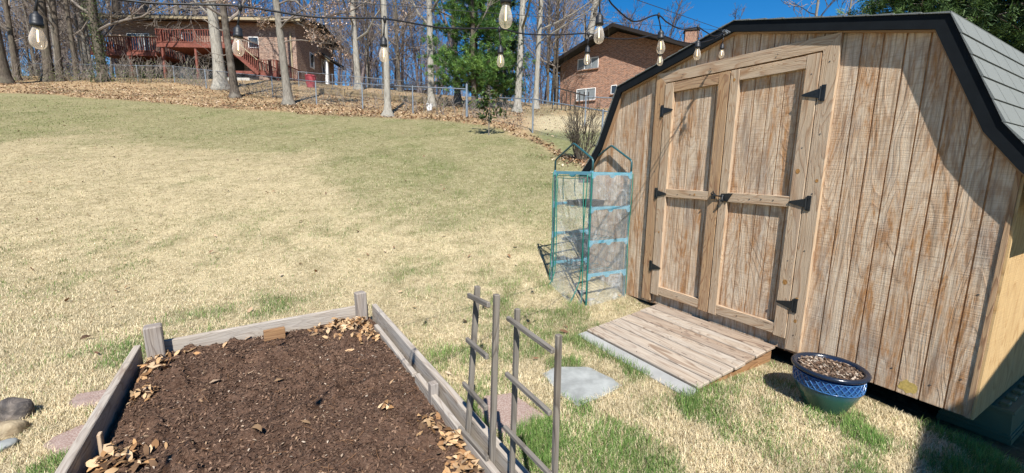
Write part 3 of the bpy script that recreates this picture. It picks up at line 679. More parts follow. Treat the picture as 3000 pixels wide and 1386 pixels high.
c=G(25,1280); rock('field_rock',(c[0]-.02,c[1],.03),(.11,.07,.06),'tanrock','tan rock lying between the dark rock and the white one','rock',2,.6,'border rocks at the left edge')
c=G(10,1322); rock('field_rock',(c[0]-.03,c[1],.015),(.10,.06,.04),'slate','pale whitish rock nearest the camera at the left edge','rock',3,.8,'border rocks at the left edge')
# ------------------------------------------------------------------ raised bed
bed=empty('raised_bed',(BL+BR+NL+NR)/4,'weathered timber raised garden bed filled with dark mulch','garden bed')
def bb(a,b,zt,h,th,name,mat,sh=0,bev=.004):
    mb=MB(); a=np.array(a,float);b=np.array(b,float); mb.beam([a[0],a[1],zt-h/2],[b[0],b[1],zt-h/2],th,h,bev=bev); return mb.build(name,M_[mat],bed)
ub=(BR-BL)/np.linalg.norm(BR-BL)
bb(BL+ub*.03,BR-ub*.03,.28,.27,.04,'side_board','graywood')
bb(BR+_d*.02+np.array([.03,0,0]),NR+np.array([.03,0,0]),.28,.27,.042,'side_board','graywood')
bb(BL+_d*.0+np.array([-.03,-.02,0]),NL+np.array([-.03,0,0]),.28,.27,.042,'side_board','graywood')
bb(NL,NR,.28,.27,.04,'side_board','graywood')
q=np.array([-.045,-.025,0]); bb(BR+_d*.42+q,BR+_d*1.45+q,.215,.2,.035,'inner_board','graywood'); bb(BR+_d*1.5+q,NR+q,.235,.2,.035,'inner_board','graywood')
for p,nm,rr in((np.array([-2.60,2.89,0]),'corner_post',.13),(np.array([-1.415,3.80,0]),'corner_post',.115)):
    mb=MB(); mb.beam(p,p+ZZ*.425+np.array([-.01,.0,0]),rr*.8,rr*.8,up=np.array([.62,-.78,0]),bev=.008); mb.build(nm,M_['postwood'],bed)
# short stakes
mb=MB(); p=G(1270,1165,.2); mb.beam([p[0],p[1],.05],[p[0],p[1],.30],.05,.05,up=(.85,.53,0),bev=.003); mb.build('stake',M_['postwood'],bed)
mb=MB(); p=G(805,980,.22); mb.beam([p[0]-.06,p[1]-.05,.22],[p[0]+.06,p[1]+.045,.22],.04,.10,bev=.003); mb.build('stake',M_['rampside'],bed)
mb=MB(); p=G(303,1345,.15); mb.beam([p[0],p[1],.05],[p[0]+.0,p[1],.29],.035,.015,up=(.85,.53,0),bev=.002); mb.build('stake',M_['pine_new'],bed)
# soil with clods
n=170; uu,vv=np.meshgrid(np.linspace(.01,.99,n),np.linspace(.01,.99,2*n))
SX=(BL[0]*(1-uu)+BR[0]*uu)*(1-vv)+(NL[0]*(1-uu)+NR[0]*uu)*vv; SY=(BL[1]*(1-uu)+BR[1]*uu)*(1-vv)+(NL[1]*(1-uu)+NR[1]*uu)*vv
def soilz(x,y): 
    k=fb(x,y,.13,71,3)
    return .145+.05*fb(x,y,.6,61)+(k-.5)*.05+.05*np.clip((k-.66)*5,0,1)+(fb(x,y,.03,72,3)-.5)*.018
SZ=soilz(SX,SY); idx=np.arange(SX.size).reshape(SX.shape); Fq=np.stack([idx[:-1,:-1],idx[:-1,1:],idx[1:,1:],idx[1:,:-1]],-1).reshape(-1,4)
me=newmesh('garden_soil',np.stack([SX,SY,SZ],-1).reshape(-1,3),Fq,smooth=True); me.materials.append(M_['soil']); o=bpy.data.objects.new('garden_soil',me); COL.objects.link(o); setp(o,'dark brown mulch and soil filling the raised bed','soil',kind='stuff')
def inbed(N,seed):
    r=np.random.default_rng(seed);u=r.uniform(.02,.98,N);v=r.uniform(.01,.9,N)
    x=(BL[0]*(1-u)+BR[0]*u)*(1-v)+(NL[0]*(1-u)+NR[0]*u)*v; y=(BL[1]*(1-u)+BR[1]*u)*(1-v)+(NL[1]*(1-u)+NR[1]*u)*v; return x,y
x,y=inbed(20000,1); leaves('bark_chips',x,y,soilz(x,y)+.004,.022,8,[(.08,.048,.032),(.13,.08,.052),(.055,.034,.024),(.19,.12,.08),(.10,.062,.042)],'small dark bark chips covering the bed soil','mulch',.9)
x,y=inbed(700,2); leaves('pale_chips',x,y,soilz(x,y)+.009,.020,9,[(.30,.20,.12),(.36,.27,.19),(.24,.14,.08),(.42,.34,.26)],'pale wood chips scattered over the bed soil','mulch',.5)
def pile(name,spots,N,seed,lab,cat,size=.062):
    r=np.random.default_rng(seed);xs_,ys_,zs_=[],[],[]
    for (px,py,sd,w) in spots:
        p=G(px,py,.2); k=int(N*w); a=r.normal(0,sd,k);b=r.normal(0,sd,k); xx=p[0]+a;yy=p[1]+b; m=inpoly(xx,yy,[BL+[.06,-.05,0],BR+[-.03,-.09,0],NR-[.08,0,0],NL+[.06,0,0]]); xx,yy=xx[m],yy[m]
        xs_.append(xx);ys_.append(yy);zs_.append(soilz(xx,yy)+r.uniform(.0,.055,len(xx))*np.exp(-((xx-p[0])**2+(yy-p[1])**2)/(sd*sd*2)))
    return leaves(name,np.concatenate(xs_),np.concatenate(ys_),np.concatenate(zs_)+.008,size,seed,[(.42,.26,.13),(.36,.20,.09),(.50,.35,.21),(.24,.13,.06),(.46,.31,.17),(.17,.10,.055)],lab,cat,.75)
pile('dead_leaves',[(1000,945,.12,.4),(1060,935,.10,.3),(930,930,.07,.1),(1075,975,.06,.15)],520,11,'heap of dry tan leaves in the back right corner of the bed','leaves')
pile('dead_leaves',[(470,1035,.06,.2),(540,1010,.09,.3),(450,1080,.06,.2),(425,1150,.045,.12),(590,995,.05,.1)],270,12,'dry tan leaves along the back left corner of the bed','leaves')
pile('dead_leaves',[(310,1365,.07,.5),(1340,1290,.05,.3),(1380,1350,.06,.6),(1290,1230,.06,.15),(1135,1190,.02,.04)],250,13,'dry curled leaves heaped by the trellis foot and bed sides','leaves',.07)
x,y=inbed(26,5); leaves('bed_leaves',x,y,soilz(x,y)+.012,.075,14,[(.42,.27,.15),(.5,.36,.24)],'single tan leaves lying on the bed soil','leaves',.4)
mb=MB(); 
r=random.Random(4)
for k in range(150):
    xx,yy=[float(v[0]) for v in inbed(1,100+k)]; th=r.uniform(0,6.28);L=r.uniform(.03,.10); P=[]
    for t in(-.5,0,.5): X_=xx+math.cos(th)*L*t+r.uniform(-.008,.008);Y_=yy+math.sin(th)*L*t+r.uniform(-.008,.008); P.append([X_,Y_,float(soilz(np.array([X_]),np.array([Y_]))[0])+.012])
    mb.tube(P,.0011,4)
o=mb.build('dry_stems',M_['rampside'],label='thin dry stems and twigs lying on the bed soil',cat='twigs',kind='stuff')
# ------------------------------------------------------------------ trellises
def trellis(lab,top,bot,rungs,sw=.026):
    e=empty('trellis',[(bot[0][0]+bot[1][0])/2,(bot[0][1]+bot[1][1])/2,.0],lab,'trellis','two wooden trellises at the edge of the bed')
    (t0,t1),(b0,b1)=top,bot
    d=(np.array(t1)-np.array(t0)); d[2]=0; d/=np.linalg.norm(d); nrm=np.array([d[1],-d[0],0.]); nrm=nrm if nrm[1]<0 else -nrm
    for a,b in((b0,t0),(b1,t1)):
        mb=MB(); mb.beam(a,b,sw,sw,up=nrm,bev=.003); mb.build('stile',M_['trellis'],e)
    for (p,q) in rungs:
        mb=MB(); p=np.array(p)+nrm*(sw*.5+.010); q=np.array(q)+nrm*(sw*.5+.010); v=(q-p)/np.linalg.norm(q-p); mb.beam(p-v*.022,q+v*.018,sw*.95,.018,up=nrm,bev=.003); mb.build('rung',M_['trellis'],e)
    return e
def stile(px0,py0,Y0,zb,pxb,Yb):
    t=D(px0,py0,Y0); 
    d=rayd(pxb[0],pxb[1]); return t,D(pxb[0],pxb[1],Yb)
def ext(t,b,zb):
    t=np.array(t);b=np.array(b); k=(zb-t[2])/(b[2]-t[2]); return t+(b-t)*k
def mk(lab,L,Rr,rg_,YL,YR,sw):
    tL,bL=D(*L[0],YL),D(*L[1],YL); tR,bR=D(*Rr[0],YR),D(*Rr[1],YR); bL=ext(tL,bL,.08); bR=ext(tR,bR,.08)
    rr=[]
    for a,b in rg_: rr.append((D(*a,YL),D(*b,YR)))
    trellis(lab,(tL,tR),(bL,bR),rr,sw)
mk('grey weathered ladder trellis standing inside the bed, the left and farther one',((1399,838),(1368,1310)),((1455,862),(1441,1386)),[((1390,866),(1442,890)),((1385,996),(1437,1040)),((1375,1126),(1434,1188)),((1364,1256),(1436,1334))],2.0,1.79,.026)
mk('grey weathered ladder trellis at the bed corner, the right and nearer one',((1516,904),(1500,1386)),((1637,980),(1625,1386)),[((1508,935),(1627,1020)),((1503,1098),(1618,1200)),((1498,1255),(1618,1378))],1.65,1.40,.021)
# ------------------------------------------------------------------ glazed pot
pe=empty('glazed_planter',POT,'blue and green glazed ceramic planter with black rim beside the shed','planter')
pr=[(.0,.012),(.125,.012),(.135,.0),(.15,.0),(.158,.02),(.185,.08),(.222,.15),(.247,.22),(.252,.27),(.247,.315),(.243,.335),(.262,.342),(.276,.352),(.278,.366),(.266,.378),(.25,.378),(.235,.368),(.228,.34),(.225,.29)]
pr=[(a*PS,b*PS) for a,b in pr]; mb=MB(); mb.lathe(pr,POT,64); mb.build('body',M_['pot'],pe,smooth=True)
mb=MB(); nD=30; zl,zh=.225*PS,.318*PS
def rad(z): return float(PS*np.interp(z/PS,[.15,.22,.27,.315,.335],[.222,.247,.252,.247,.243]))+.001
for k in range(nD):
    for sgn in(1,-1):
        P=[]
        for t in np.linspace(0,1,7):
            z=zl+(zh-zl)*t; a=2*math.pi*(k+sgn*t*1.5)/nD; P.append(POT+[rad(z)*math.cos(a),rad(z)*math.sin(a),z])
        mb.tube(P,.0042,5,cap=False)
for z in(zl,zh): mb.tube([POT+[rad(z)*math.cos(a),rad(z)*math.sin(a),z] for a in np.linspace(0,2*math.pi,65)],.004,5,cap=False)
mb.build('lattice_relief',M_['potblue'],pe,smooth=True)
mb=MB(); mb.lathe([(.225*PS,.318*PS),(.12*PS,.330*PS),(.0,.336*PS)],POT,32); o=mb.build('potting_mulch',M_['soil'],label='dry mulch filling the glazed planter',cat='mulch',kind='stuff')
r=np.random.default_rng(8); a=r.uniform(0,6.28,1500); q=np.sqrt(r.uniform(0,1,1500))*.178; leaves('planter_chips',POT[0]+q*np.cos(a),POT[1]+q*np.sin(a),.27+r.uniform(0,.018,1500),.035,15,[(.24,.17,.12),(.14,.09,.06),(.07,.045,.03),(.40,.33,.26),(.10,.06,.04)],'shredded bark and dry stalks on top of the planter','mulch',.6)
# ------------------------------------------------------------------ storage bin
be=empty('storage_bin',G(2990,1300),'olive green plastic storage bin in shade beside the shed','storage bin')
ZB=-.115; HB=.11-ZB; v=np.array([.503,-.865,0]); w_=.33; c1=G(2975,1209,.11); c0=c1-v*w_; lv=np.array([.865,.503,0]); L_=.8
mid=c0+v*w_/2+lv*L_/2; mid[2]=ZB; KB=HB/.301
def bx(mb,z0,z1,k0,k1):
    V=[]
    for z,k in((z0,k0),(z1,k1)):
        for sx_,sy_ in((-1,-1),(1,-1),(1,1),(-1,1)): V.append(mid+v*(w_/2+k)*sx_+lv*(L_/2+k)*sy_+ZZ*z*KB)
    mb.add(V,[(3,2,1,0),(4,5,6,7),(0,1,5,4),(1,2,6,5),(2,3,7,6),(3,0,4,7)])
mb=MB(); bx(mb,.0,.045,.012,.010); bx(mb,.045,.062,.004,.004); bx(mb,.062,.08,.008,.006); bx(mb,.08,.272,.0,-.012); mb.build('body',M_['bin'],be)
mb=MB(); bx(mb,.272,.298,.0,-.004); 
bx(mb,.298,.301,-.05,-.052)
for i in(-.34,-.18,-.0,.18,.34):
    for j in(-1,1): p=mid+lv*i*.9+v*(w_/2-.06)*j+ZZ*(HB+.008); mb.beam(p-lv*.03,p+lv*.03,.045,.024,bev=.004)
mb.build('lid',M_['bin'],be)
# ------------------------------------------------------------------ mini greenhouse
gB=np.array([.86,4.58,0]);gu=np.array([.88,.475,0]);gv=np.array([-.475,.88,0]); DW,AW=.56,.72
cor=[gB,gB+gv*AW,gB+gu*DW+gv*AW,gB+gu*DW]      # B, A, C, D
gh=empty('mini_greenhouse',sum(cor)/4,'four-tier mini greenhouse with clear plastic cover standing left of the shed doors','greenhouse')
TZ=[.42,.80,1.18,1.56]
for c in cor:
    mb=MB(); mb.tube([c+ZZ*.0,c+ZZ*1.60],.012,8); mb.build('leg',M_['tube_green'],gh)
for a_,b_ in((cor[0],cor[1]),(cor[3],cor[2])):
    mb=MB(); m_=(a_+b_)/2; d_=(b_-a_)/np.linalg.norm(b_-a_)
    mb.tube([a_+ZZ*1.58,a_+ZZ*1.70,a_+d_*.02+ZZ*1.725,m_-d_*.03+ZZ*1.885,m_+ZZ*1.895,m_+d_*.03+ZZ*1.885,b_-d_*.02+ZZ*1.725,b_+ZZ*1.70,b_+ZZ*1.58],.012,8); mb.build('gable_hoop',M_['tube_green'],gh,smooth=True)
def bracket(mb,a_,b_,z):
    d_=(b_-a_);L=np.linalg.norm(d_);d_/=L; nn_=np.cross(d_,ZZ)
    pts=[(0,.02),(L,.02),(L,-.05),(L-.02,-.055),(L-.05,-.016),(L*.58,-.012),(L*.53,-.042),(L*.47,-.042),(L*.42,-.012),(.05,-.016),(.02,-.055),(0,-.05)]
    mb.prism([a_+d_*x_+ZZ*(z+y_)+nn_*.008 for x_,y_ in pts],-nn_*.016)
for i,z in enumerate(TZ):
    sh_=MB()
    n_=9
    for k in range(1,n_): sh_.tube([cor[0]+gu*DW*k/n_+ZZ*z,cor[1]+gu*DW*k/n_+ZZ*z],.003,5)
    for k in(0,.33,.66,1): sh_.tube([cor[0]+gv*AW*k+ZZ*(z-.004),cor[3]+gv*AW*k+ZZ*(z-.004)],.004,5)
    if i<3: sh_.build('wire_shelf',M_['shelfwire'],gh)
    for a_,b_ in [(cor[0],cor[3]),(cor[1],cor[2])]+([(cor[0],cor[1])] if i==3 else []): mb=MB(); bracket(mb,a_,b_,z); mb.build('bracket',M_['connector'],gh)
    for c in cor: mb=MB(); mb.tube([c+ZZ*(z-.05),c+ZZ*(z+.03)],.0135,8); mb.build('connector',M_['connector'],gh)
# film cover: wrinkled sheets on each face, hung just outside the legs; front curtain unzipped and flaring out at the bottom
def film(name,P,nu,nv,amp,seed,edge=None):
    V=[];Fs=[]
    for j in range(nv+1):
        for i in range(nu+1):
            V.append(P(i/nu,j/nv))
    V=np.array(V); 
    Fq=[(j*(nu+1)+i,j*(nu+1)+i+1,(j+1)*(nu+1)+i+1,(j+1)*(nu+1)+i) for j in range(nv) for i in range(nu)]
    mb=MB(); mb.add(V,Fq); o=mb.build(name,M_['film'],gh,smooth=True)
    mod=o.modifiers.new('thickness','SOLIDIFY'); mod.thickness=.0015
    return o
def wr(a,b,s): return float(fb(np.array([a]),np.array([b]),.25,s)[0]-.5)
def side(c0,c1,out,z0,z1,amp=.03,seed=1,flare=0):
    def P(u,v):
        z=z0+(z1-z0)*v; p=c0+(c1-c0)*u; e=math.sin(math.pi*min(1,max(0,u)))**.5
        return p+out*(.014+amp*wr(u*1.5+seed*3,z,seed)*e+flare*max(0,(.35-z))**1.5*2)+ZZ*z
    return P
film('side_film',side(cor[0],cor[3],-gv,.02,1.57,.05,2,.12),14,26,.03,1)
film('side_film',side(cor[1],cor[2],gv,.02,1.57,.05,3,.05),14,26,.03,1)
film('back_film',side(cor[3],cor[2],gu,.02,1.57,.03,4),14,26,.03,1)
film('front_curtain',side(cor[0]+gv*.11,cor[1]-gv*.09,-gu,.03,1.50,.05,5,.45),14,26,.04,1)
film('front_film',side(cor[0],cor[0]+gv*.07,-gu,.02,1.56,.02,6,.2),3,26,.02,1)
film('front_film',side(cor[1]-gv*.06,cor[1],-gu,.02,1.56,.02,7,.15),3,26,.02,1)
def pip(mb,fn,r=.0055): mb.tube([fn(t) for t in np.linspace(0,1,26)],r,6)
mb=MB()
f1=side(cor[0]+gv*.11,cor[1]-gv*.09,-gu,.03,1.50,.05,5,.45)
wob=lambda t,a,s:math.sin(t*7+s)*a
pip(mb,lambda t:f1(0,t)+gv*wob(t,.018,1)); pip(mb,lambda t:f1(1,t)+gv*wob(t,.012,2)); pip(mb,lambda t:f1(t,0),.004); pip(mb,lambda t:f1(t,1),.004)
pip(mb,lambda t:cor[0]-gu*(.02+.02*max(0,.3-t))+gv*(.07+wob(t,.014,4))+ZZ*(.02+1.54*t)); pip(mb,lambda t:cor[1]-gu*.02-gv*(.06)+ZZ*(.02+1.54*t))
for c,o1 in((cor[0],-gv-gu),(cor[1],gv-gu),(cor[3],gu-gv)): pip(mb,lambda t:c+o1*(.013+.004*math.sin(t*9))+ZZ*(.02+1.55*t))
pip(mb,lambda t:cor[1]-gu*.015+(cor[0]-cor[1])*t+ZZ*1.53,.004)
mb.build('piping',M_['piping'],gh,smooth=True)
mb=MB()
for k,(u_,L) in enumerate(((.30,.27),(.62,.22))):
    p=cor[1]-(cor[1]-cor[0])*u_-gu*.022; mb.tube([p+ZZ*1.52,p+ZZ*(1.52-L*.5)+gv*.01,p+ZZ*(1.52-L)-gv*.012],.0045,5)
mb.build('tie_strap',M_['tube_green'],gh)
for (uu_,vv_,sz,lab) in((.30,.30,(.20,.26,.07),'black plastic seed tray on the top greenhouse shelf, taller one'),(.28,.56,(.22,.24,.045),'flat black plastic seed tray on the top greenhouse shelf, lower one')):
    p=gB+gu*DW*uu_+gv*AW*vv_+ZZ*(TZ[2]+.006); mb=MB(); ax=gu*sz[0]/2; ay=gv*sz[1]/2; k=.9
    ring=lambda s_,z_:[p+(ax*x_+ay*y_)*s_+ZZ*z_ for x_,y_ in((-1,-1),(1,-1),(1,1),(-1,1))]
    V=ring(k,0)+ring(1,sz[2])+ring(1.06,sz[2])+ring(1.06,sz[2]+.006)+ring(.97,sz[2]+.006)+ring(k*.96,.006); Fs=[(3,2,1,0)]
    for r_ in range(5): Fs+=[(r_*4+i,r_*4+(i+1)%4,(r_+1)*4+(i+1)%4,(r_+1)*4+i) for i in range(4)]
    Fs.append((20,21,22,23)); mb.add(V,Fs); mb.build('seed_tray',M_['traydark'],label=lab,cat='tray',group='trays on the greenhouse shelf')
RL=[((.22,.18),(.15,.10,.05),'greyrock','broad flat grey stone at the near corner of the greenhouse base'),((.72,.22),(.16,.09,.05),'tanrock','tan flat stone inside the greenhouse base nearest the shed'),((.40,.48),(.14,.11,.07),'greyrock','rounded grey stone in the middle of the greenhouse base'),((.25,.75),(.13,.10,.055),'greyrock','flat grey stone at the left end of the greenhouse base'),((.75,.62),(.13,.12,.06),'tanrock','tan stone at the back of the greenhouse base'),((.18,.45),(.05,.07,.05),'rock','small dark stone between the grey stones in the greenhouse')]
for k,((a_,b_),sz,m_,lab) in enumerate(RL):
    sz=tuple(v*1.45 for v in sz); p=gB+gu*DW*a_+gv*AW*b_; rock('flat_stone',(p[0],p[1],sz[2]*.6),sz,m_,lab,'stone',20+k,.5+k*.4,'stones weighing down the greenhouse')
# ------------------------------------------------------------------ string lights
HOOK=D(2125,97,3.82)
SA=np.array([-1.75,1.45]); 
def onplane(px,py,A,B):
    d=rayd(px,py);d=d/d[1]; # A+u(B-A) = (d0*Y, Y)
    e=B-A; u=(d[0]*A[1]-A[0])/(e[0]-d[0]*e[1]); Y=A[1]+u*e[1]; return CAM+d*Y
A1,B1=SA,HOOK[:2]; A2=np.array([-.02,1.67]); B2=HOOK[:2]
def catm(P,n=10):
    P=[P[0]]+list(P)+[P[-1]];out=[]
    for i in range(1,len(P)-2):
        for t in np.linspace(0,1,n,endpoint=False):
            a,b,c,d=P[i-1],P[i],P[i+1],P[i+2]; out.append(.5*((2*b)+(-a+c)*t+(2*a-5*b+4*c-d)*t*t+(-a+3*b-3*c+d)*t**3))
    out.append(P[-2]); return out
def bulb(parent,T,Stop,k_=.78):
    """T connector point on the cable, Stop top of socket"""
    T=np.array(T);S=np.array(Stop); m=MB()
    m.tube([T+ZZ*.012,T-ZZ*.002,T-ZZ*.02],[.006,.010,.005],8); m.tube([T-ZZ*.015,T*.5+S*.5-ZZ*.004,S],[.0045,.0035,.0045],6)
    ax=(S-T);ax=ax/np.linalg.norm(ax); ax=ax*.35+np.array([0,0,-.65]); ax/=np.linalg.norm(ax)
    def rev(prof,n=20):
        mb=MB(); r=np.array([1.,0,0])-ax*ax[0]; r/=np.linalg.norm(r); q=np.cross(ax,r); V=[]
        for (rr,h) in prof:
            rr*=k_; h*=k_
            for k in range(n): a=2*math.pi*k/n; V.append(S+ax*h+(r*math.cos(a)+q*math.sin(a))*rr)
        Fs=[(i*n+k,i*n+(k+1)%n,(i+1)*n+(k+1)%n,(i+1)*n+k) for i in range(len(prof)-1) for k in range(n)]; mb.add(V,Fs); return mb
    so_=rev([(.0,-.004),(.006,-.002),(.009,.006),(.018,.014),(.0205,.022),(.0205,.043),(.0225,.044),(.0225,.062),(.016,.063),(.0,.060)]); b=len(so_.V)
    so_.add(m.V,m.F); so=so_.build('socket',M_['socket'],parent,smooth=True)
    bl=rev([(.0145,.060),(.0155,.070),(.022,.088),(.0275,.108),(.029,.122),(.026,.138),(.018,.150),(.008,.155),(.0,.156)]).build('bulb',M_['bulb'],so,smooth=True)
    f=MB(); f.tube([S+ax*.075*k_,S+ax*.125*k_],.0022,6); f.build('filament',M_['filament'],bl)
str1=empty('string_light',HOOK,'string light with black cable running from upper left to the shed peak','string lights','cafe string lights over the yard')
o1=lambda px,py:onplane(px,py,A1,B1)
Ts=[(110,-40),(703,18),(1127,55),(1463,84),(1724,99),(1931,103)]; So=[(105,35),(697,75),(1124,106),(1466,132),(1722,134),(1934,143)]
pts=[(-300,-130),(-100,-85),(110,-40),(400,5),(560,13),(703,18),(900,48),(1000,53),(1127,55),(1280,80),(1380,84),(1463,84),(1540,100),(1640,102),(1724,99),(1790,113),(1860,113),(1931,103),(1985,120),(2035,127),(2090,115)]
m=MB(); m.tube(catm([o1(*p) for p in pts]+[HOOK]),.0042,7); m.build('cable',M_['cord'],str1,smooth=True)
for a_,b_ in zip(Ts,So): bulb(str1,o1(*a_),o1(*b_))
hb=HOOK+np.array([0,0,0]); bulb(str1,D(2120,103,3.79),D(2117,127,3.79))
str2=empty('string_light',HOOK+[.0,0,.01],'string light drooping in swags from the shed peak to the top centre','string lights','cafe string lights over the yard')
o2=lambda px,py:onplane(px,py,A2,B2)
pts=[(1483,-130),(1640,-30),(1757,-28),(1795,15),(1840,55),(1870,62),(1925,44),(1955,66),(1990,84),(2020,84),(2045,80),(2065,92),(2095,106)]
q0=o2(1483,-110); st=(A2-B2)/np.linalg.norm(A2-B2)*.70; EX=[q0+np.array([*(st*k),.0-.0*k]) for k in(1,2,3)]
mids=[EX[2]-ZZ*.0,(EX[2]+EX[1])/2-ZZ*.07,EX[1],(EX[1]+EX[0])/2-ZZ*.07,EX[0],(EX[0]+q0)/2-ZZ*.07]
m=MB(); m.tube(catm(mids+[o2(*p) for p in pts]+[HOOK+ZZ*.01]),.0042,7); m.build('cable',M_['cord'],str2,smooth=True)
for q in EX: bulb(str2,q,q+np.array([-.01,.005,-.09]),.9)
for a_,b_ in[((1485,-110),(1483,-36)),((1757,-28),(1757,38)),((1930,44),(1936,87)),((2045,80),(2045,117))]: bulb(str2,o2(*a_),o2(*b_),.9)
for lab,a_,nm in(('thin steel guy wire stretched above the left string of bulbs',o1(520,-25),1),('thin steel guy wire above the drooping string of bulbs',o2(1780,-25),2)):
    d_=a_-HOOK; m=MB(); m.tube([HOOK+ZZ*.02,a_+d_*.6],.0016 if nm==1 else .002,5); m.build('guy_wire',M_['wire'],label=lab,cat='wire',group='guy wires carrying the string lights')
m=MB(); m.tube([HOOK+ZZ*.02,HOOK+ZZ*.02+np.array([.05,.03,-.005])],.008,6); m.tube([HOOK+ZZ*.02+[-.02,0,0],HOOK+ZZ*.0+[.02,.01,0]],.01,6); m.build('cable_hook',M_['galv'],shed)
# ------------------------------------------------------------------ fences
def gp(px,py): return hit(px,py)
def chain(lab,bases,h,post_r=.03,last_r=.045,taper=None,corner=None):
    P=[np.array(b) for b in bases]; o0=sum(P)/len(P); e=empty('chain_link_fence',[o0[0],o0[1],min(p[2] for p in P)],lab,'fence','chain link fences behind the lawn')
    H=h if hasattr(h,'__len__') else [h]*len(P)
    for i,p in enumerate(P):
        hh=H[i]+(.2 if corner==i else .02); mb=MB(); mb.tube([p-ZZ*.1,p+ZZ*hh],last_r if corner==i else post_r,8); mb.tube([p+ZZ*hh,p+ZZ*(hh+.03)],[(last_r if corner==i else post_r)*1.15,.01],8); mb.build('post',M_['galv'],e)
    mb=MB(); mb.tube([p+ZZ*q for p,q in zip(P,H)],.022,6); mb.build('top_rail',M_['galv'],e)
    V=[];Fs=[]
    st=.085
    for i in range(len(P)-1):
        a,b=P[i],P[i+1]; L=np.linalg.norm((b-a)[:2]); n=max(2,int(L/st)); ha,hb=H[i],H[i+1]; hm=(ha+hb)/2; k=hm/st*.5
        for j in range(-int(k),n+1):
            for sg in(1,-1):
                t0,t1=j/n,(j+k)/n
                if sg<0: q0,q1=t1,t0
                else: q0,q1=t0,t1
                # clip to [0,1]
                pts=[]
                lo,hi=(0.,1.)
                d=q1-q0
                if d!=0:
                    u0,u1=(0-q0)/d,(1-q0)/d
                    if u0>u1:u0,u1=u1,u0
                    lo,hi=max(lo,u0),min(hi,u1)
                if hi-lo<.02: continue
                g=[]
                for u in(lo,hi):
                    t=q0+d*u; bpt=a+(b-a)*t; z0=float(zg1(bpt[0],bpt[1])) ; zt=(a[2]+ha)*(1-t)+(b[2]+hb)*t
                    g.append(np.array([bpt[0],bpt[1],z0+.02+(zt-z0-.02)*u]))
                s=len(V); w=.0019; dn=np.array([b[1]-a[1],-(b[0]-a[0]),0])/L*w
                for q in g: V+= [q+ZZ*w,q-ZZ*w*.6+dn,q-ZZ*w*.6-dn]
                Fs+=[(s,s+1,s+4,s+3),(s+1,s+2,s+5,s+4),(s+2,s,s+3,s+5)]
    mb=MB(); mb.V=[tuple(v) for v in V]; mb.F=Fs; mb.U=[(0,0)]*(len(Fs)*4); mb.build('wire_mesh',M_['meshwire'],e)
    return e
FA=[gp(-120,236),gp(35,232),gp(176,234),gp(318,238),gp(405,240),gp(512,242),gp(605,259),gp(800,286),gp(928,308),gp(1063,320),gp(1210,333),gp(1367,343)]
FA=[f for f in FA if f is not None]
chain('chain link fence running along the leafy bank from the far left to the corner post',FA,1.18,corner=len(FA)-1)
c_=FA[-1]; pB=gp(1560,390)
pz=lambda x,y:np.array([x,y,zg1(x,y)])
dB=(pB-c_)[:2]
chain('chain link fence coming forward from the corner post towards the shed',[pz(*(c_[:2]+.03)),pB,pz(*(c_[:2]+dB*1.72)),pz(*(c_[:2]+dB*2.35))],[.85,1.18,1.15,1.15])
chain('short chain link fence beyond the bare shrub in front of the brick gable house',[gp(1713,372),gp(1800,380),gp(1900,395)],1.15)
f2=[gp(876,253),gp(900,255),gp(975,262),gp(1120,276),gp(1262,292)]
chain('short chain link fence climbing past the red barrel beside the far house',[f for f in f2 if f is not None],1.1,.025)
# landscape-timber retaining edge
mb=MB(); w=[gp(930,274),gp(1010,282),gp(1120,292),gp(1230,302),gp(1310,309)]
te=empty('timber_edging',w[2],'low landscape timber edging beyond the fence','timber edging')
for i in range(len(w)-1):
    for k in range(2):
        mb=MB(); mb.beam(w[i]+ZZ*(.10+k*.17),w[i+1]+ZZ*(.10+k*.17),.16,.15,bev=.01); mb.build('timber',M_['timber'],te)
for i in(1,4): mb=MB(); mb.beam(w[i]-ZZ*.1+[0,-.12,0],w[i]+ZZ*.42+[0,-.12,0],.1,.16,up=(0,1,0)); mb.build('stake',M_['timber'],te)
# red barrel and white pail
p=gp(912,256); mb=MB(); mb.lathe([(0,0),(.30,0),(.33,.15),(.38,.45),(.40,.85),(.43,.86),(.43,.93),(.40,.95),(.37,.93),(.3,.6),(0,.55)],p-ZZ*.05,20); mb.build('barrel',M_['barrel'],label='red plastic barrel by the corner of the far house',cat='barrel',smooth=False)
p=gp(1258,325); mb=MB(); mb.lathe([(0,0),(.12,0),(.15,.3),(.16,.3),(.16,.33),(.14,.33),(.12,.1),(0,.08)],p,16); mb.build('pail',M_['white'],label='small white pail on the leaves beneath the pine',cat='pail')
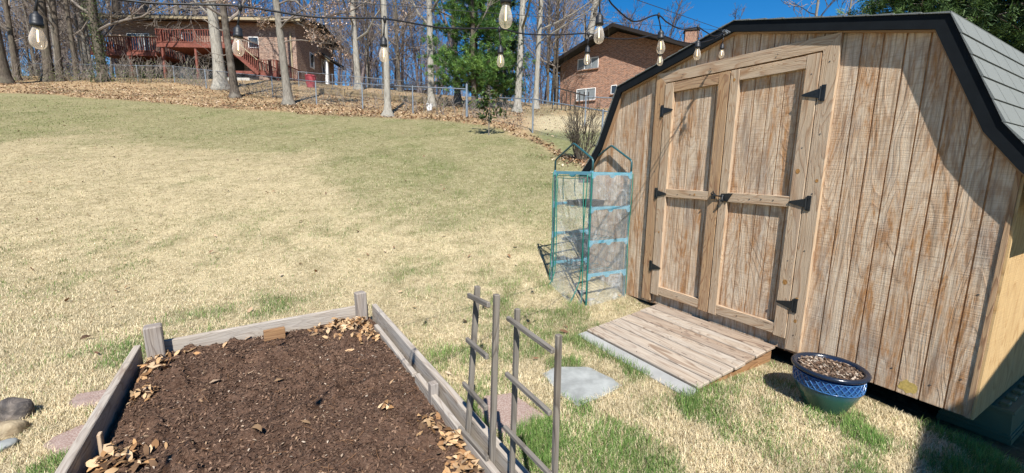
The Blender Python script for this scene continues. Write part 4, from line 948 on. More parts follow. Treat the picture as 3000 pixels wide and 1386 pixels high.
# ------------------------------------------------------------------ houses
def wall(parent,a,b,z0,z1,mat,name='wall',th=.25,tops=None):
    a=np.array(a,float);b=np.array(b,float); d=(b-a)/np.linalg.norm(b-a); nn_=np.array([-d[1],d[0],0.])
    P=[[a[0],a[1],z0],[b[0],b[1],z0]]
    if tops: P+=[[*(a+(b-a)*t)[:2],z] for t,z in tops]
    else: P+=[[b[0],b[1],z1],[a[0],a[1],z1]]
    mb=MB(); A=np.array([a[0],a[1],0]); D_=np.array([d[0],d[1],0]); mb.prism(P,nn_*th,lambda p:(float((p-A)@D_)+float((p-A)@nn_),float(p[2]))); return mb.build(name,mat,parent)
def window(parent,o,d,x0,x1,z0,z1,pane='glass',bars=1,frame='white',deep=.06):
    """o: wall origin (x,y), d: unit along wall, outward normal toward -y side"""
    d=np.array([d[0],d[1],0.]);n_=np.array([d[1],-d[0],0.]); O=np.array([o[0],o[1],0.]); q=lambda x,z,k:O+d*x+ZZ*z+n_*k
    mb=MB(); f=.06
    for (a,b,c,e) in((x0,z0,x1,z0),(x0,z1,x1,z1)): mb.beam(q(a,b,deep/2+.005),q(c,e,deep/2+.005),deep,f,up=ZZ)
    for x in [x0,x1]+[x0+(x1-x0)*k/(bars+1) for k in range(1,bars+1)]: mb.beam(q(x,z0+f/2,deep/2+.004),q(x,z1-f/2,deep/2+.004),deep-.004,f*.8,up=np.cross(n_,ZZ))
    w=mb.build('window',M_[frame],parent); m=MB(); m.prism([q(x0+.03,z0+.03,.004),q(x1-.03,z0+.03,.004),q(x1-.03,z1-.03,.004),q(x0+.03,z1-.03,.004)],n_*.018); m.build('pane',M_[pane],w); return w
# far left house with decks
HY=42.; hx0,hx1=(388-1500)/F*HY,(893-1500)/F*HY; hz=8.4; eave=14.75
h1=empty('brick_house',[(hx0+hx1)/2,HY+4,9.3],'long two-storey brick house with red stained decks uphill at left','house')
zs=Z1b=12.0
wall(h1,(hx0,HY,0),(hx1,HY,0),zs,eave,M_['brick1']); xm=(745-1500)/F*HY; wall(h1,(hx0,HY+.03,0),(xm,HY+.03,0),hz,zs-.002,M_['darkbrown'],'lower_wall_deck_shade'); wall(h1,(xm+.003,HY,0),(hx1,HY,0),hz,zs-.002,M_['brick1']);  # lower wall coloured dark brown in place of the deck's shade
hy2=HY+8.5; rp_=[(0,eave),(0,eave)]
wall(h1,(hx1,HY+.26,0),(hx1,hy2,0),hz,eave,M_['brick1'],tops=[(1,eave-.1),(.5,eave+1.35),(0,eave-.0)])
wall(h1,(hx0+.25,hy2,0),(hx0+.25,HY+.26,0),hz,eave,M_['brick1'],th=.22)
mb=MB()
for sgn,ya,yb in((1,HY-1.0,HY+4.2),(-1,hy2+1.0,HY+4.2)):
    x0_,x1_=hx0-1.6,hx1+1.0; za,zb=eave+.12,eave+1.1
    mb.prism([[x0_,ya,za],[x1_,ya,za],[x1_,yb,zb],[x0_,yb,zb]],[0,0,.14])
rr=mb.build('roof',M_['roofdark'],h1)
mb=MB(); mb.prism([[hx0-1.55,HY-.95,eave-.13],[hx1+.95,HY-.95,eave-.13],[hx1+.95,HY-.001,eave+.1],[hx0-1.55,HY-.001,eave+.1]],[0,0,.02]); mb.box([(hx0+hx1)/2-.3,HY-1.0,eave+.03],[hx1-hx0+2.6,.05,.22]); mb.build('soffit',M_['soffit'],rr)
mb=MB(); x_=(548-1500)/F*43; mb.beam([(465-1500)/F*46,46,eave+1.],[(465-1500)/F*46,46,eave+2.4],1.0,.7,up=(0,1,0)); mb.build('chimney',M_['brick1'],rr)
mb=MB(); mb.tube([[(736-1500)/F*43,43,eave],[(736-1500)/F*43,43,eave+1.0]],.06,8); mb.build('vent_pipe',M_['darkbrown'],rr)
X1=lambda px:(px-1500)/F*HY-hx0
Z1=lambda px,py,Y=HY:float(D(px,py,Y)[2])
window(h1,(hx0,HY),(1,0),X1(763),X1(790),Z1(776,141),Z1(776,110),'glass',0,'white')
window(h1,(hx0,HY),(1,0),X1(428),X1(457),Z1(440,150),Z1(440,100),'glass',1,'white')
window(h1,(hx0,HY),(1,0),X1(459),X1(490),Z1(470,150),Z1(470,100),'blind',1,'white')
window(h1,(hx0,HY),(1,0),X1(580),X1(615),Z1(600,125),Z1(600,98),'glass',1,'white')
# lower window in the wall coloured dark as shade under the decks
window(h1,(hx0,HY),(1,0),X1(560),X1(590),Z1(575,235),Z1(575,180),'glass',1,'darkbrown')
mb=MB(); mb.beam([hx1-.45,HY-.06,hz],[hx1-.45,HY-.06,eave-.9],.12,.09,up=(0,1,0)); mb.build('downspout',M_['soffit'],h1)
# rear porch roof at the right end
mb=MB(); xa,xb=hx1+.25,(1004-1500)/F*49; mb.prism([[xa,46.5,13.3],[xb+.3,46.5,12.6],[xb+.3,50.8,12.6],[xa,50.8,13.3]],[0,0,.15]); mb.build('porch_roof',M_['roofdark'],h1)
mb=MB(); mb.prism([[xa,46.6,13.2],[xb+.2,46.6,12.45],[xb+.2,50.6,12.45],[xa,50.6,13.2]],[0,0,.06]); mb.build('porch_soffit',M_['soffit'],h1)
mb=MB(); mb.beam([(975-1500)/F*47,47,8.3],[(975-1500)/F*47,47,12.7],.3,.3,up=(0,1,0)); mb.build('porch_post',M_['white'],h1)
for y_ in(44.6,47.3): 
    mb=MB(); mb.prism([[hx1+.005,y_,11.4],[hx1+.005,y_+.9,11.4],[hx1+.005,y_+.9,12.9],[hx1+.005,y_,12.9]],[.05,0,0]); w_=mb.build('window',M_['white'],h1); mb=MB(); mb.prism([[hx1+.056,y_+.1,11.5],[hx1+.056,y_+.8,11.5],[hx1+.056,y_+.8,12.8],[hx1+.056,y_+.1,12.8]],[.01,0,0]); mb.build('pane',M_['glass'],w_)
# decks
def deck(x0,x1,y0,zf,zr,posts,zgd,name='deck'):
    mb=MB(); mb.box([(x0+x1)/2,(y0+HY)/2-.02,zf-.05],[x1-x0,HY-y0-.05,.1]); mb.box([(x0+x1)/2,y0-.03,zf-.16],[x1-x0,.05,.34]); d_=mb.build(name,M_['deckred'],h1)
    mb=MB(); mb.beam([x0,y0,zr],[x1,y0,zr],.12,.05); mb.beam([x0,y0,zf+.1],[x1,y0,zf+.1],.05,.08)
    x=x0+.05
    while x<x1: mb.beam([x,y0-.02,zf+.05],[x,y0-.02,zr-.02],.055,.055,up=(0,1,0)); x+=.21
    for ys_ in(x0,x1):
        mb.beam([ys_,y0+.03,zr],[ys_,HY-.05,zr],.12,.05); y=y0+.2
        while y<HY-.1: mb.beam([ys_,y,zf+.05],[ys_,y,zr-.02],.05,.05,up=(0,1,0)); y+=.25
    r_=mb.build('railing',M_['deckred'],d_)
    for px in posts: mb=MB(); mb.beam([px,y0+.1,zgd],[px,y0+.1,zr-.05],.17,.17,up=(0,1,0)); mb.build('post',M_['deckred'],d_)
    return d_
YD=38.6; XD=lambda px,Y=YD:(px-1500)/F*Y
dk=deck(XD(322),XD(504),YD,Z1(410,152,YD),Z1(410,109,YD),[XD(333),XD(428)],8.6)
mb=MB(); mb.beam([XD(322),YD-.03,Z1(410,109,YD)+.045],[XD(504),YD-.03,Z1(410,109,YD)+.045],.14,.03); mb.build('rail_cap',M_['soffit'],dk)
YE=37.6; dk2=deck(XD(507,YE),XD(706,YE),YE,Z1(600,128,YE),Z1(600,88,YE),[XD(520,YE),XD(612,YE),XD(700,YE)],8.6)
# stair descending to the right, with landing
sa=np.array([XD(700,YE),YE+.3,Z1(700,128,YE)]); sb=np.array([XD(787,YE),YE+.3,Z1(787,212,YE)])
mb=MB(); 
for dy in(-.45,.45): mb.beam(sa+[0,dy,-.15],sb+[0,dy,-.15],.06,.32)
for k in range(11): q=sa+(sb-sa)*(k+.5)/11; mb.box(q+[0,0,-.02],[.36,.9,.05])
st_=mb.build('stair',M_['deckred'],h1)
mb=MB(); mb.beam(sa+[0,-.5,.95],sb+[0,-.5,.95],.09,.06); mb.build('handrail',M_['soffit'],st_)
mb=MB()
for k in range(17): q=sa+(sb-sa)*k/16+[0,-.48,0]; mb.beam(q,q+[0,0,.95],.06,.06,up=(0,1,0))
mb.build('balusters',M_['deckred'],st_)
deck(XD(778,YE),XD(835,YE),YE,Z1(800,213,YE),Z1(800,176,YE),[XD(835,YE),XD(815,YE)],8.2,'landing')
mb=MB(); mb.beam([XD(705,YE),YE,Z1(740,213,YE)],[XD(780,YE),YE,Z1(740,213,YE)],.1,.25); mb.build('beam',M_['deckred'],h1)
mb=MB(); mb.box([XD(730,36.8),36.8,Z1(730,238,36.8)],[1.9,.5,.45]); mb.build('concrete_step',M_['concrete'],h1)
# wall behind the deck posts has the deck shade in its colour
# right-hand brick gable house
b2=np.array([4.15,44.0]); ang=math.radians(-35); dd=np.array([math.cos(ang),math.sin(ang)]); nb=np.array([-dd[1],dd[0]]); L2=11.6
b2=np.array([(1627-1500)/F*44,44.]); zE=float(D(1627,188,44.)[2]); zP=float(D(1770,84,40.7)[2]); zB=6.6
h2=empty('brick_house',[b2[0]+5,b2[1]+3,7.0],'red-brown brick house with dark gable roof rising behind the shed','house')
e2=b2+dd*L2
wall(h2,(*b2,0),(*e2,0),zB,zE,M_['brick2'],tops=[(1,zE),(.5,zP-.25),(0,zE)])
wall(h2,(*(e2+nb*.26),0),(*(e2+nb*9),0),zB,zE,M_['brick2']); wall(h2,(*(b2+nb*9),0),(*(b2+nb*.26),0),zB,zE,M_['brick2'],th=.24)
mb=MB(); mid2=b2+dd*L2/2; ov=.95; f_=b2-nb*1.3
for (t0,t1) in((-ov/L2*1,.5),(1+ov/L2,.5)):
    A=b2+dd*L2*t0-nb*1.3; B=mid2-nb*1.3; za=zE-(zP-zE)*abs(min(t0,1-t0))/.5
    mb.prism([[*A,za],[*B,zP],[*(B+nb*10.5),zP],[*(A+nb*10.5),za]],[0,0,.16])
r2=mb.build('roof',M_['roofdark'],h2)
mb=MB()
for (t0,t1) in((-ov/L2*1,.5),(1+ov/L2,.5)):
    A=b2+dd*L2*t0-nb*1.33; B=mid2-nb*1.33; za=zE-(zP-zE)*abs(min(t0,1-t0))/.5
    mb.prism([[*A,za-.14],[*B,zP-.14],[*B,zP+.17],[*A,za+.17]],[*(nb*.05),0])
mb.build('rake_board',M_['darkbrown'],r2)
mb=MB(); A=b2-dd*ov*.95-nb*.7; mb.tube([[*A,zE-.65],[*(A+nb*10),zE-.65]],.1,8); mb.tube([[*A,zE-.7],[*(b2-dd*.15-nb*.15),zE-1.2],[*(b2-dd*.12-nb*.12),zB]],.07,8); mb.build('gutter',M_['darkbrown'],r2)
def X2(px,off=0):   # distance along the gable wall for a photo column
    k=(px-1500)/F; return (k*b2[1]-b2[0])/(dd[0]-k*dd[1])
def Z2(px,py): x=X2(px); return float(D(px,py,b2[1]+dd[1]*x)[2])
window(h2,b2,dd,X2(1675),X2(1731),Z2(1703,203),Z2(1703,171),'blind',2,'white'); window(h2,b2,dd,X2(1675),X2(1727),Z2(1700,294),Z2(1700,260),'blind',1,'white'); window(h2,b2,dd,X2(1771),X2(1786),Z2(1778,275),Z2(1778,250),'glass',0,'white')
for a_,b_,z_ in((1673,1733,204),(1673,1729,296),(1769,1788,277)): 
    mb=MB(); O=np.array([*b2,0.])-np.array([*nb,0])*.06; D_=np.array([*dd,0.]); zz=Z2((a_+b_)/2,z_); mb.beam(O+D_*X2(a_)+ZZ*zz,O+D_*X2(b_)+ZZ*zz,.16,.1); mb.build('sill',M_['brick2'],h2)
cx_=D(2024,120,44.); mb=MB(); mb.beam([cx_[0],cx_[1],9],[cx_[0],cx_[1],float(D(2024,94,44.)[2])],1.25,1.0,up=(.25,.97,0)); c_=mb.build('chimney',M_['brick2'],h2); mb=MB(); z_=float(D(2024,93,44.)[2]); mb.beam([cx_[0],cx_[1],z_],[cx_[0],cx_[1],z_+.12],1.45,1.2,up=(.25,.97,0)); mb.build('chimney_cap',M_['darkbrown'],c_)
# small deck/steps by its left corner
mb=MB(); p=gp(1655,322); 
for k in range(9): q=p+np.array([.25*k-.7,0,0]); mb.beam(q,q+ZZ*1.0,.05,.05,up=(0,1,0))
mb.beam(p+[-.75,0,1.25],p+[1.3,0,.75],.08,.06); mb.build('porch_railing',M_['darkbrown'],h2)
# distant low house
d3=np.array([(1112-1500)/F*62,62.]); h3=empty('small_house',[d3[0]+3,64,8],'low distant house with dark roof seen past the far fence','house')
z3=float(D(1180,262,62.)[2]); wall(h3,(d3[0],62,0),(d3[0]+7,62,0),z3-3,z3,M_['brick2']); mb=MB(); mb.prism([[d3[0]-.4,61.4,z3],[d3[0]+7.3,61.4,z3],[d3[0]+6.3,65,z3+1.1],[d3[0]+.8,65,z3+1.1]],[0,0,.15]); mb.build('roof',M_['roofdark'],h3)
# unseen roof added out of frame: its edge shades the lawn by the bin
E0=np.array([1.50,-1.60,0]);ue=np.array([.75,.66,0]);ve=np.array([.66,-.75,0])
ph=empty('added_shade_roof',[5,-3,0],'unseen roof on posts added behind the camera to cast shade','added_shade_roof')
mb=MB(); mb.prism([E0+ZZ*3.0,E0+ue*6.5+ZZ*3.0,E0+ue*6.5+ve*4+ZZ*3.0,E0+ve*4+ZZ*3.0],ZZ*.2); mb.build('roof',M_['roofdark'],ph)
for k in(.15,3.2,6.3): mb=MB(); q=E0+ue*k+ve*.35; mb.beam(q,q+ZZ*3.0,.14,.14,up=(0,1,0)); mb.build('post',M_['white'],ph)
# ------------------------------------------------------------------ trees
class Tree:
    def __init__(s,seed): s.r=random.Random(seed); s.b=MB(); s.t=MB(); s.tips=[]
    def limb(s,p,d,L,r,lev,maxlev,mb,curv=.18,up=.1,nch=6,spread=.9,minr=.006):
        R_=s.r; n=5 if lev<2 else 4 if lev<3 else 3; pts=[np.array(p)]; d=np.array(d)/np.linalg.norm(d); dirs=[d]
        for i in range(n):
            d=d+np.array([R_.gauss(0,curv),R_.gauss(0,curv),R_.gauss(0,curv)+up]); d/=np.linalg.norm(d); pts.append(pts[-1]+d*L/n); dirs.append(d)
        rad=[max(minr,r*(1-.75*i/n)) for i in range(n+1)]
        mb.tube(pts,rad,6 if lev<2 else (4 if lev<3 else 3),cap=False)
        if lev>=maxlev: s.tips.append(pts[-1]); s.tips.append(pts[-2]); return
        for k in range(nch):
            t=R_.uniform(.2,1) if lev>0 else R_.uniform(.3,1); i=min(n-1,int(t*n)); q=pts[i]+(pts[i+1]-pts[i])*(t*n-i)
            a=np.array([R_.gauss(0,1),R_.gauss(0,1),R_.gauss(0,.6)]); a-=dirs[i]*(a@dirs[i]); a/=np.linalg.norm(a)
            nd=dirs[i]*math.cos(spread*.8)+a*math.sin(spread*.8)*R_.uniform(.7,1.2)
            s.limb(q,nd,L*R_.uniform(.38,.62)*(1.15-.45*t),max(minr,rad[i]*R_.uniform(.42,.6)),lev+1,maxlev,s.b,curv*1.15,up,max(3,nch-1),spread,minr)
def bare_tree(name,H,r0,seed,mat,lab,cat,loc,lean=(0,0),first=.35,nl=12,maxlev=3,spread=.85,minr=.01,fork=None,group=None,nch=6,twigmat='twig',limbs=None,flare=1.9,leafy=None,ivy=0):
    T=Tree(seed);R_=T.r; loc=np.array(loc,float); e=empty(name,loc,lab,cat,group)
    n=16; pts=[];rad=[]
    wob=[R_.gauss(0,.012*H) for _ in range(4)]
    for i in range(n+1):
        t=(i/n)**1.25; z=H*t-.25*(i==0)
        x=lean[0]*z+wob[0]*math.sin(t*5)*.5*t+wob[1]*math.sin(t*9)*.2; y=lean[1]*z+wob[2]*math.sin(t*6)*.4*t
        pts.append(loc+[x,y,z]); rr=r0*(1-.72*t)+r0*(flare-1)*math.exp(-max(z,0)/(r0*1.6)); rad.append(rr)
    # refine the base
    T.t.tube(pts[:1]+[pts[0]*(1-q)+pts[1]*q for q in(.3,.55,.8)]+pts[1:],[rad[0]]+[r0*(1+(flare-1)*math.exp(-max(((pts[0]*(1-q)+pts[1]*q)-loc)[2],0)/(r0*1.3))) for q in(.3,.55,.8)]+rad[1:],12)
    for k in range(nl):
        t=first+(1-first)*(k+R_.uniform(0,.8))/nl; t=min(t,.99); f=t**(1/1.25)*n; i=min(n-1,int(f)); q=pts[i]+(pts[i+1]-pts[i])*(f-i); a=R_.uniform(0,6.28)
        el=R_.uniform(.25,.9); T.limb(q,[math.cos(a)*math.cos(el),math.sin(a)*math.cos(el),math.sin(el)],H*R_.uniform(.2,.34)*(1.25-t*.7),max(minr*2,rad[i]*R_.uniform(.3,.5)),1,maxlev,T.b,.16,.09,nch,spread,minr)
    for (hz_,d_,L_,r_) in (limbs or []):
        f=(hz_/H)**(1/1.25)*n;i=min(n-1,int(f)); q=pts[i]+(pts[i+1]-pts[i])*(f-i); T.limb(q,d_,L_,r_,1,4,T.b,.22,.03,5,.8,.006)
    T.t.build('trunk',M_[mat],e,smooth=True); T.b.build('branches',M_[twigmat if mat!='bark_pale' else 'bark_gray'],e)
    if leafy:
        P=np.array(T.tips); r=np.random.default_rng(seed); P=P[P[:,2]<loc[2]+9]; m=min(len(P),leafy); P=P[r.permutation(len(P))[:m]]; P=np.repeat(P,3,0)+r.normal(0,.07,(m*3,3))
        o=leaves('buds',P[:,0]-loc[0],P[:,1]-loc[1],P[:,2]-loc[2],.13,seed,[(.55,.40,.30),(.62,.48,.38),(.45,.30,.22)],None,None,1.0,kind=None); o.parent=e
    if ivy:
        r=np.random.default_rng(seed+1); m=ivy; t=r.uniform(0,1,m)**1.3; zz=t*min(H*.7,12); f=(zz/H)**(1/1.25)*n; i=np.minimum(n-1,f.astype(int)); pp=np.array(pts); rr=np.array(rad); c=pp[i]+(pp[i+1]-pp[i])*(f-i)[:,None]; a=r.uniform(0,6.28,m); q=rr[i]*r.uniform(1.,1.5,m)*(1+.8*(zz>4)*(r.uniform(0,1,m)))
        o=leaves('ivy',c[:,0]+np.cos(a)*q-loc[0],c[:,1]+np.sin(a)*q-loc[1],c[:,2]-loc[2],.13,seed,[(.06,.09,.03),(.10,.13,.05),(.05,.07,.03)],None,None,1.2,kind=None); o.parent=e
    return e
def hp(px,py,Y=None):
    p=hit(px,py)
    if Y is not None or p is None: d=rayd(px,py); d=d/d[1]; Y=Y or 45; return np.array([d[0]*Y,Y,zg1(d[0]*Y,Y)])
    return p
TL=[ # px,py,width px,H,mat,lean x per m, label, extra
 (10,246,30,24,'bark_brown',-.015,'huge brown-barked tree cut by the left edge of the photo',dict(first=.3)),
 (52,236,13,20,'bark_brown',.0,'slim brown tree just right of the big tree at the left edge',dict()),
 (145,238,21,23,'bark_brown',.055,'thick brown tree leaning right, left of the ivy-clad trunk',dict()),
 (178,238,13,21,'bark_brown',.04,'medium brown tree close beside the thick leaning tree',dict()),
 (226,236,11,20,'bark_brown',.0,'slim tree halfway between the leaning tree and the ivy-clad trunk',dict()),
 (304,239,21,23,'bark_brown',-.05,'ivy-clad tree trunk left of the red deck',dict(ivy=3200)),
 (372,228,22,24,'bark_brown',-.02,'grey-brown tree standing right behind the left end of the deck',dict(Y=45.5)),
 (648,262,28,25,'bark_pale',-.03,'broad pale grey tree in front of the upper deck',dict(limbs=[])),
 (690,286,19,22,'bark_dark',-.05,'dark blackish tree just right of the broad pale tree, nearest the fence',dict(limbs=[(5.2,(-.9,-.2,-.15),3.6,.05),(3.2,(.9,-.1,-.1),2.2,.035),(3.6,(-.8,.1,.1),2.6,.035),(2.4,(-.9,.0,-.2),2.2,.03)],flare=2.0)),
 (846,307,21,19,'bark_gray',-.07,'grey tree with drooping budding branches before the brick house corner',dict(leafy=900,limbs=[(3.6,(1,-.1,.15),3.4,.05),(4.2,(-1,0,-.0),2.6,.045),(4.8,(.9,.2,.1),3.6,.045),(3.0,(.8,-.2,-.1),2.6,.035),(5.2,(-.7,-.3,.2),3.2,.045),(4.0,(.6,-.6,.2),3.,.04)],flare=2.0,nl=16,first=.2)),
 (1050,262,17,22,'bark_pale',-.03,'pale smooth tree right of the brick house, beyond the fence',dict()),
 (1136,340,18,20,'bark_pale',-.02,'pale tree with flared base on the lawn edge in front of the fence',dict(flare=2.3,first=.3)),
 (1264,313,19,22,'bark_pale',-.01,'pale tree at the left side of the pine',dict(flare=1.9)),
 (1342,300,17,21,'bark_dark',-.03,'dark straight tree inside the pine foliage',dict()),
 (1389,318,14,18,'bark_brown',-.02,'slender speckled tree in front of the pine',dict()),
 (1515,328,19,22,'bark_pale',.01,'shaggy pale tree with vines right of the pine',dict(ivy=500)),
 (1569,318,15,20,'bark_pale',.02,'smooth pale forked tree left of the brick gable house',dict(limbs=[(6.3,(.6,0,.75),4,.09)])),
]
for i,(px,py,w,H,mat,ln,lab,kw) in enumerate(TL):
    Yk=kw.pop('Y',None); p=hp(px,py,Yk); r=w/2*p[1]/F; 
    bare_tree('bare_tree',H,r,40+i,mat,lab,'tree',p,(ln,0),**{**dict(first=.15,nl=19,minr=.009,nch=5),**kw},group='bare trees along the fence')
for i,(px,Y,w,H,ln,lab) in enumerate([(547,47,16,17,.0,'slim grey tree rising behind the roof of the decked house'),(1690,56,30,23,.12,'pale tree leaning right behind the brick gable house'),(735,52,9,16,.0,'thin tree rising above the decked house roof by its vent pipe'),(2357,24,9,14,.02,'bare tree showing above the shed roof ridge'),(2435,27,7,13,.05,'thin bare tree above the shed roof, right of its neighbour'),(960,50,10,15,.03,'thin bare tree at the right end of the decked house'),(1430,52,12,20,.0,'dark bare tree behind the right side of the pine'),(468,50,26,22,-.04,'thick grey tree behind the left part of the decked house')]):
    p=hp(px,300,Y); bare_tree('bare_tree',H,w/2*Y/F,80+i,'bark_gray' if i!=1 else 'bark_pale',lab,'tree',p,(ln,0),first=.3,nl=13,minr=.014,group='bare trees beyond the fence')
r_=random.Random(77); pro=None
for k in range(34):
    px=r_.uniform(-80,345) if k<20 else (r_.uniform(930,1245) if k<29 else r_.uniform(1600,1640)); Y=r_.uniform(36,50); p=hp(px,300,Y)
    if pro is None or k in(8,16,24): pro=bare_tree('bare_tree',17,.13,300+k,'bark_brown' if k%16 else 'bark_gray','slender bare tree among many alike in the thin wood behind the fence','tree',p,(r_.uniform(-.04,.05),0),first=.14,nl=20,minr=.013,group='slender trees in the thin wood behind the fence')
    else:
        c=copytree(pro); c.location=p; c.rotation_euler=(0,0,r_.uniform(0,6.28)); s_=r_.uniform(.7,1.15); c.scale=(s_,s_,s_)
# woodland beyond the crest: one mass of bare trees
def wood_mesh(seed,H):
    T=Tree(seed);R_=T.r; n=7; pts=[np.array([0,0,-.5])]; d=np.array([R_.gauss(0,.05),R_.gauss(0,.05),1.])
    for i in range(n): d=d+[R_.gauss(0,.06),R_.gauss(0,.06),0]; d/=np.linalg.norm(d); pts.append(pts[-1]+d*H/n)
    T.b.tube(pts,[.17*(1-.8*i/n)*H/16+.02 for i in range(n+1)],5,cap=False)
    for k in range(20):
        t=R_.uniform(.18,1); f=t*n;i=min(n-1,int(f)); q=pts[i]+(pts[i+1]-pts[i])*(f-i); a=R_.uniform(0,6.28);el=R_.uniform(.4,1.1)
        T.limb(q,[math.cos(a)*math.cos(el),math.sin(a)*math.cos(el),math.sin(el)],H*R_.uniform(.16,.3)*(1.2-.6*t),.05,1,3,T.b,.15,.1,6,.75,.014)
    return np.array(T.b.V),T.b.F
protos=[]
for k in range(5):
    V,Fc=wood_mesh(200+k,16+k); Fq=np.array(Fc,np.int64); protos.append((V,Fq))
r=np.random.default_rng(12); VV=[];FF=[];base=0
spots=[]
for k in range(150):
    b=r.uniform(-1.45,.16); y=r.uniform(47,82)
    if b>-.45 and r.uniform()<.25: y=r.uniform(60,95)
    spots.append((b,y))
for k in range(26): spots.append((r.uniform(.15,.62),r.uniform(56,85)))
for b,y in spots:
    V,Fq=protos[r.integers(0,5)]; s=r.uniform(.75,1.15); a=r.uniform(0,6.28); c_,s_=math.cos(a),math.sin(a); x=b*y
    if b>.15: s*=.85
    if -.45<b<.12: s*=r.uniform(.55,1.)
    W_=np.stack([(V[:,0]*c_-V[:,1]*s_)*s,(V[:,0]*s_+V[:,1]*c_)*s,V[:,2]*s],-1)+[x,y,zg1(x,y)]
    VV.append(W_);FF.append(Fq+base);base+=len(V)
me=newmesh('woodland',np.concatenate(VV),np.concatenate(FF)); me.materials.append(M_['twig_far']); o=bpy.data.objects.new('woodland',me); COL.objects.link(o); setp(o,'mass of distant bare leafless trees along the hilltop','woods',kind='stuff')
print('woodland faces',len(me.polygons))
# conifers
def conifer(name,loc,H,R0,seed,lab,cols,z0=.08,nb=150,clump=26,nl=.17,crown=None,trunkr=.16):
    rr=random.Random(seed); rg_=np.random.default_rng(seed); loc=np.array(loc); e=empty(name,loc,lab,'evergreen tree')
    mb=MB(); mb.tube([loc-ZZ*.3,loc+ZZ*H*.5,loc+ZZ*H],[trunkr*1.3,trunkr*.8,.02],10); mb.build('trunk',M_['bark_brown'],e,smooth=True)
    br=MB(); C=[];Dr=[]
    for k in range(nb):
        t=z0+(1-z0)*rr.random()**1.05; z=H*t; L=R0*(1-t)**.75*rr.uniform(.65,1.15)+.3; a=rr.uniform(0,6.28); dz=rr.uniform(-.12,.35)
        d=np.array([math.cos(a),math.sin(a),dz]); p=loc+ZZ*z; pts=[p]; n=6
        for i in range(n): d=d+np.array([rr.gauss(0,.12),rr.gauss(0,.12),.02+rr.gauss(0,.05)]); d/=np.linalg.norm(d); pts.append(pts[-1]+d*L/n)
        br.tube(pts,[max(.008,.035*(1-i/n)*L/R0+.006) for i in range(n+1)],4,cap=False)
        m=int(9+L*7)
        for q in range(m):
            f=rr.uniform(.22,1)*n;i=min(n-1,int(f)); c=pts[i]+(pts[i+1]-pts[i])*(f-i); off=np.array([rr.gauss(0,1),rr.gauss(0,1),rr.gauss(0,.45)])*.17*L**.5
            C.append(c+off); dd_=(pts[i+1]-pts[i])/np.linalg.norm(pts[i+1]-pts[i])+off*1.2; Dr.append(dd_)
    br.build('branches',M_['twig'],e)
    C=np.array(C);Dr=np.array(Dr);Dr/=np.linalg.norm(Dr,axis=1)[:,None]; n=len(C)*clump
    c=np.repeat(C,clump,0);d=np.repeat(Dr,clump,0); v=rg_.normal(0,1,(n,3))*.75+d*.9+[0,0,.25]; v/=np.linalg.norm(v,axis=1)[:,None]
    c=c+rg_.normal(0,.045,(n,3)); sd=np.cross(v,rg_.normal(0,1,(n,3))); sd/=np.linalg.norm(sd,axis=1)[:,None]; L=rg_.uniform(.6,1.2,(n,1))*nl; w=.011*nl/.17*1.3
    V=np.stack([c+sd*w,c-sd*w,c+v*L],1).reshape(-1,3)-loc; Fs=np.arange(n*3).reshape(n,3)
    ci=np.repeat(rg_.integers(0,len(cols),len(C)),clump); cc=np.array(cols)[ci]*rg_.uniform(.7,1.25,(n,1))
    me=newmesh('foliage',V,Fs,col=np.repeat(cc,3,0)); me.materials.append(M_['needle']); o=bpy.data.objects.new('foliage',me); COL.objects.link(o); o.parent=e
    return e
PC=[(.08,.17,.035),(.13,.24,.05),(.05,.12,.03),(.17,.28,.06),(.07,.14,.035)]
p=hp(1385,318); p=p+[0,1.2,0]; p[2]=zg1(p[0],p[1])
conifer('pine_tree',p,10.5,2.85,5,'bushy green pine tree at the fence corner',PC,.06,180,28,.18,trunkr=.15)
p=hp(1475,318); p[1]+=2.5;p[2]=zg1(p[0],p[1]); conifer('pine_tree',p,7.5,1.25,6,'darker slimmer pine on the right side of the bushy pine',[(.03,.07,.02),(.045,.09,.03),(.025,.055,.02)],.05,90,26,.15,trunkr=.08)
for i,(px,Y,H,R0,lab) in enumerate([(2660,11.5,8.0,2.2,'feathery evergreen rising behind the shed roof, left one'),(2960,9.5,8.6,2.8,'dark evergreen filling the top right corner behind the shed')]):
    d=rayd(px,400);d=d/d[1]; p=np.array([d[0]*Y,Y,zg1(d[0]*Y,Y)]); conifer('evergreen_tree',p,H,R0,20+i,lab,[(.09,.16,.04),(.13,.20,.05),(.06,.11,.03)] if i==0 else [(.045,.085,.025),(.07,.12,.03),(.03,.06,.02)],.2,200,24,.14,trunkr=.14)
# magnolia sapling
p=hp(1432,396); e=empty('magnolia_sapling',p,'small glossy-leaved sapling standing alone on the lawn','sapling'); mb=MB(); R_=random.Random(3); tips=[]
mb.tube([p-ZZ*.05,p+ZZ*.4,p+ZZ*.8+[.02,0,0],p+ZZ*1.45+[.03,0,0]],[.022,.017,.013,.006],6)
for k in range(20):
    z=.42+.95*k/20; a=R_.uniform(0,6.28); L=R_.uniform(.28,.52)*(1.25-abs(z-.85)*.55); q=p+ZZ*z; m_=q+np.array([math.cos(a)*L*.55,math.sin(a)*L*.55,.06]); t_=q+np.array([math.cos(a)*L,math.sin(a)*L,.16]); mb.tube([q,m_,t_],[.007,.005,.003],4); tips+=[m_,t_,t_,(m_+t_)/2]
mb.build('stem',M_['bark_gray'],e); P=np.array(tips); rg=np.random.default_rng(2); P=np.repeat(P,4,0)+rg.normal(0,.055,(len(P)*4,3)); P=P-p
o=leaves('foliage',P[:,0],P[:,1],P[:,2],.17,9,[(.04,.075,.018),(.06,.11,.025),(.11,.17,.035),(.10,.075,.025),(.03,.055,.015)],None,None,1.1,mat='needle',kind=None); o.parent=e
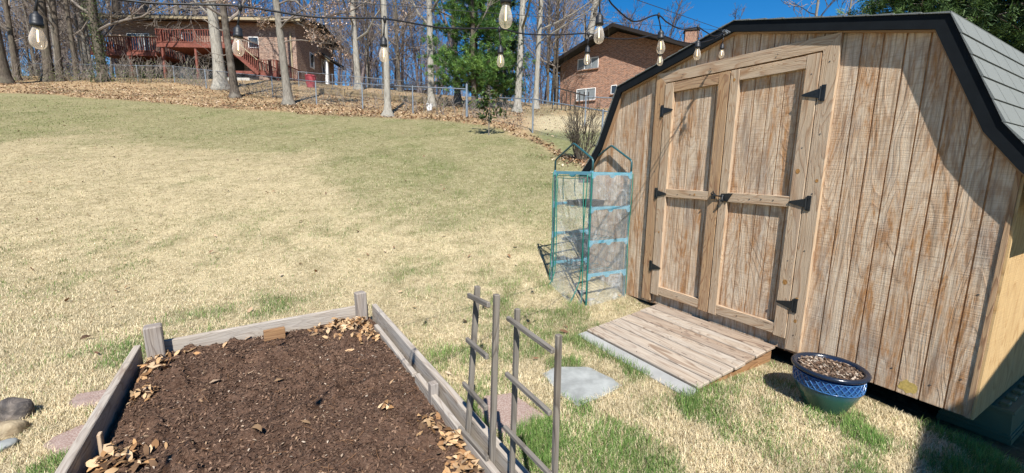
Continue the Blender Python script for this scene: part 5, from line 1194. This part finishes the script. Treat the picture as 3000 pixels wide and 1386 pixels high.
# bare shrubs
def shrub(loc,H,n,seed,lab,spread=.45,mat='bark_brown'):
    e=empty('bare_shrub',loc,lab,'shrub'); T=Tree(seed); loc=np.array(loc)
    for k in range(n):
        a=T.r.uniform(0,6.28); s_=T.r.uniform(.05,spread); T.limb(loc+[math.cos(a)*.12,math.sin(a)*.12,0],[math.cos(a)*s_,math.sin(a)*s_,1],H*T.r.uniform(.6,1),.012,1,3,T.b,.12,.05,4,.5,.0035)
    T.b.build('stems',M_[mat],e); return e
p=hp(1700,470); shrub(p,1.25,34,5,'leafless dark shrub beside the fence, left of the shed',.5)
rg=np.random.default_rng(4); a=rg.normal(0,.35,380);b=rg.normal(0,.3,380); x=p[0]+a;y=p[1]-.1+b; leaves('shrub_leaves',x,y,zg(x,y)+rg.uniform(.01,.06,380),.11,7,LC,'brown leaves piled at the foot of the bare shrub','leaves')
# undergrowth along the left part of the fence
T=Tree(9); UG=[]
for k in range(420):
    px=T.r.uniform(-150,620) if k<330 else T.r.uniform(620,1500); py=np.interp(px,[-150,0,512,800,1367,1500],[236,236,243,288,344,352])-T.r.uniform(-3,10); q=hit(px,py)
    if q is None: continue
    H=T.r.uniform(.5,1.9)*(1 if k<330 else .5); T.limb(q,[T.r.gauss(0,.3),T.r.gauss(0,.3),1],H,.014,2,3,T.b,.2,.02,6,.6,.007); 
    if T.r.random()<.6: UG.append(q)
T.b.build('undergrowth_stems',M_['twig'],label='tangle of thin bare stems along the fence line',cat='undergrowth',kind='stuff')
U=np.array(UG); U=np.repeat(U,26,0); rg=np.random.default_rng(14); U=U+np.stack([rg.normal(0,.5,len(U)),rg.normal(0,.4,len(U)),np.abs(rg.normal(0,.55,len(U)))],-1); lf=U[:,0]/U[:,1]<-.72; U=U[lf|(rg.uniform(0,1,len(U))<.25)]
leaves('undergrowth_leaves',U[:,0],U[:,1],U[:,2]+.05,.09,3,[(.16,.20,.06),(.10,.14,.04),(.22,.25,.09),(.2,.16,.08)],'low green and brown leafy undergrowth along the fence','undergrowth',1.1)
# dandelion
p=G(1160,902); p[2]=0; mb=MB(); mb.tube([p,p+ZZ*.06],.002,5); e=empty('dandelion',p,'single yellow dandelion in the turf behind the bed','flower'); mb.build('stem',M_['piping'],e)
mb=MB(); 
for k in range(14): a=k*6.283/14; mb.prism([p+ZZ*.062,p+ZZ*.066+[math.cos(a-.2)*.014,math.sin(a-.2)*.014,0],p+ZZ*.07+[math.cos(a)*.02,math.sin(a)*.02,0],p+ZZ*.066+[math.cos(a+.2)*.014,math.sin(a+.2)*.014,0]],ZZ*.001)
mb.build('petals',M_['yellow'],e)
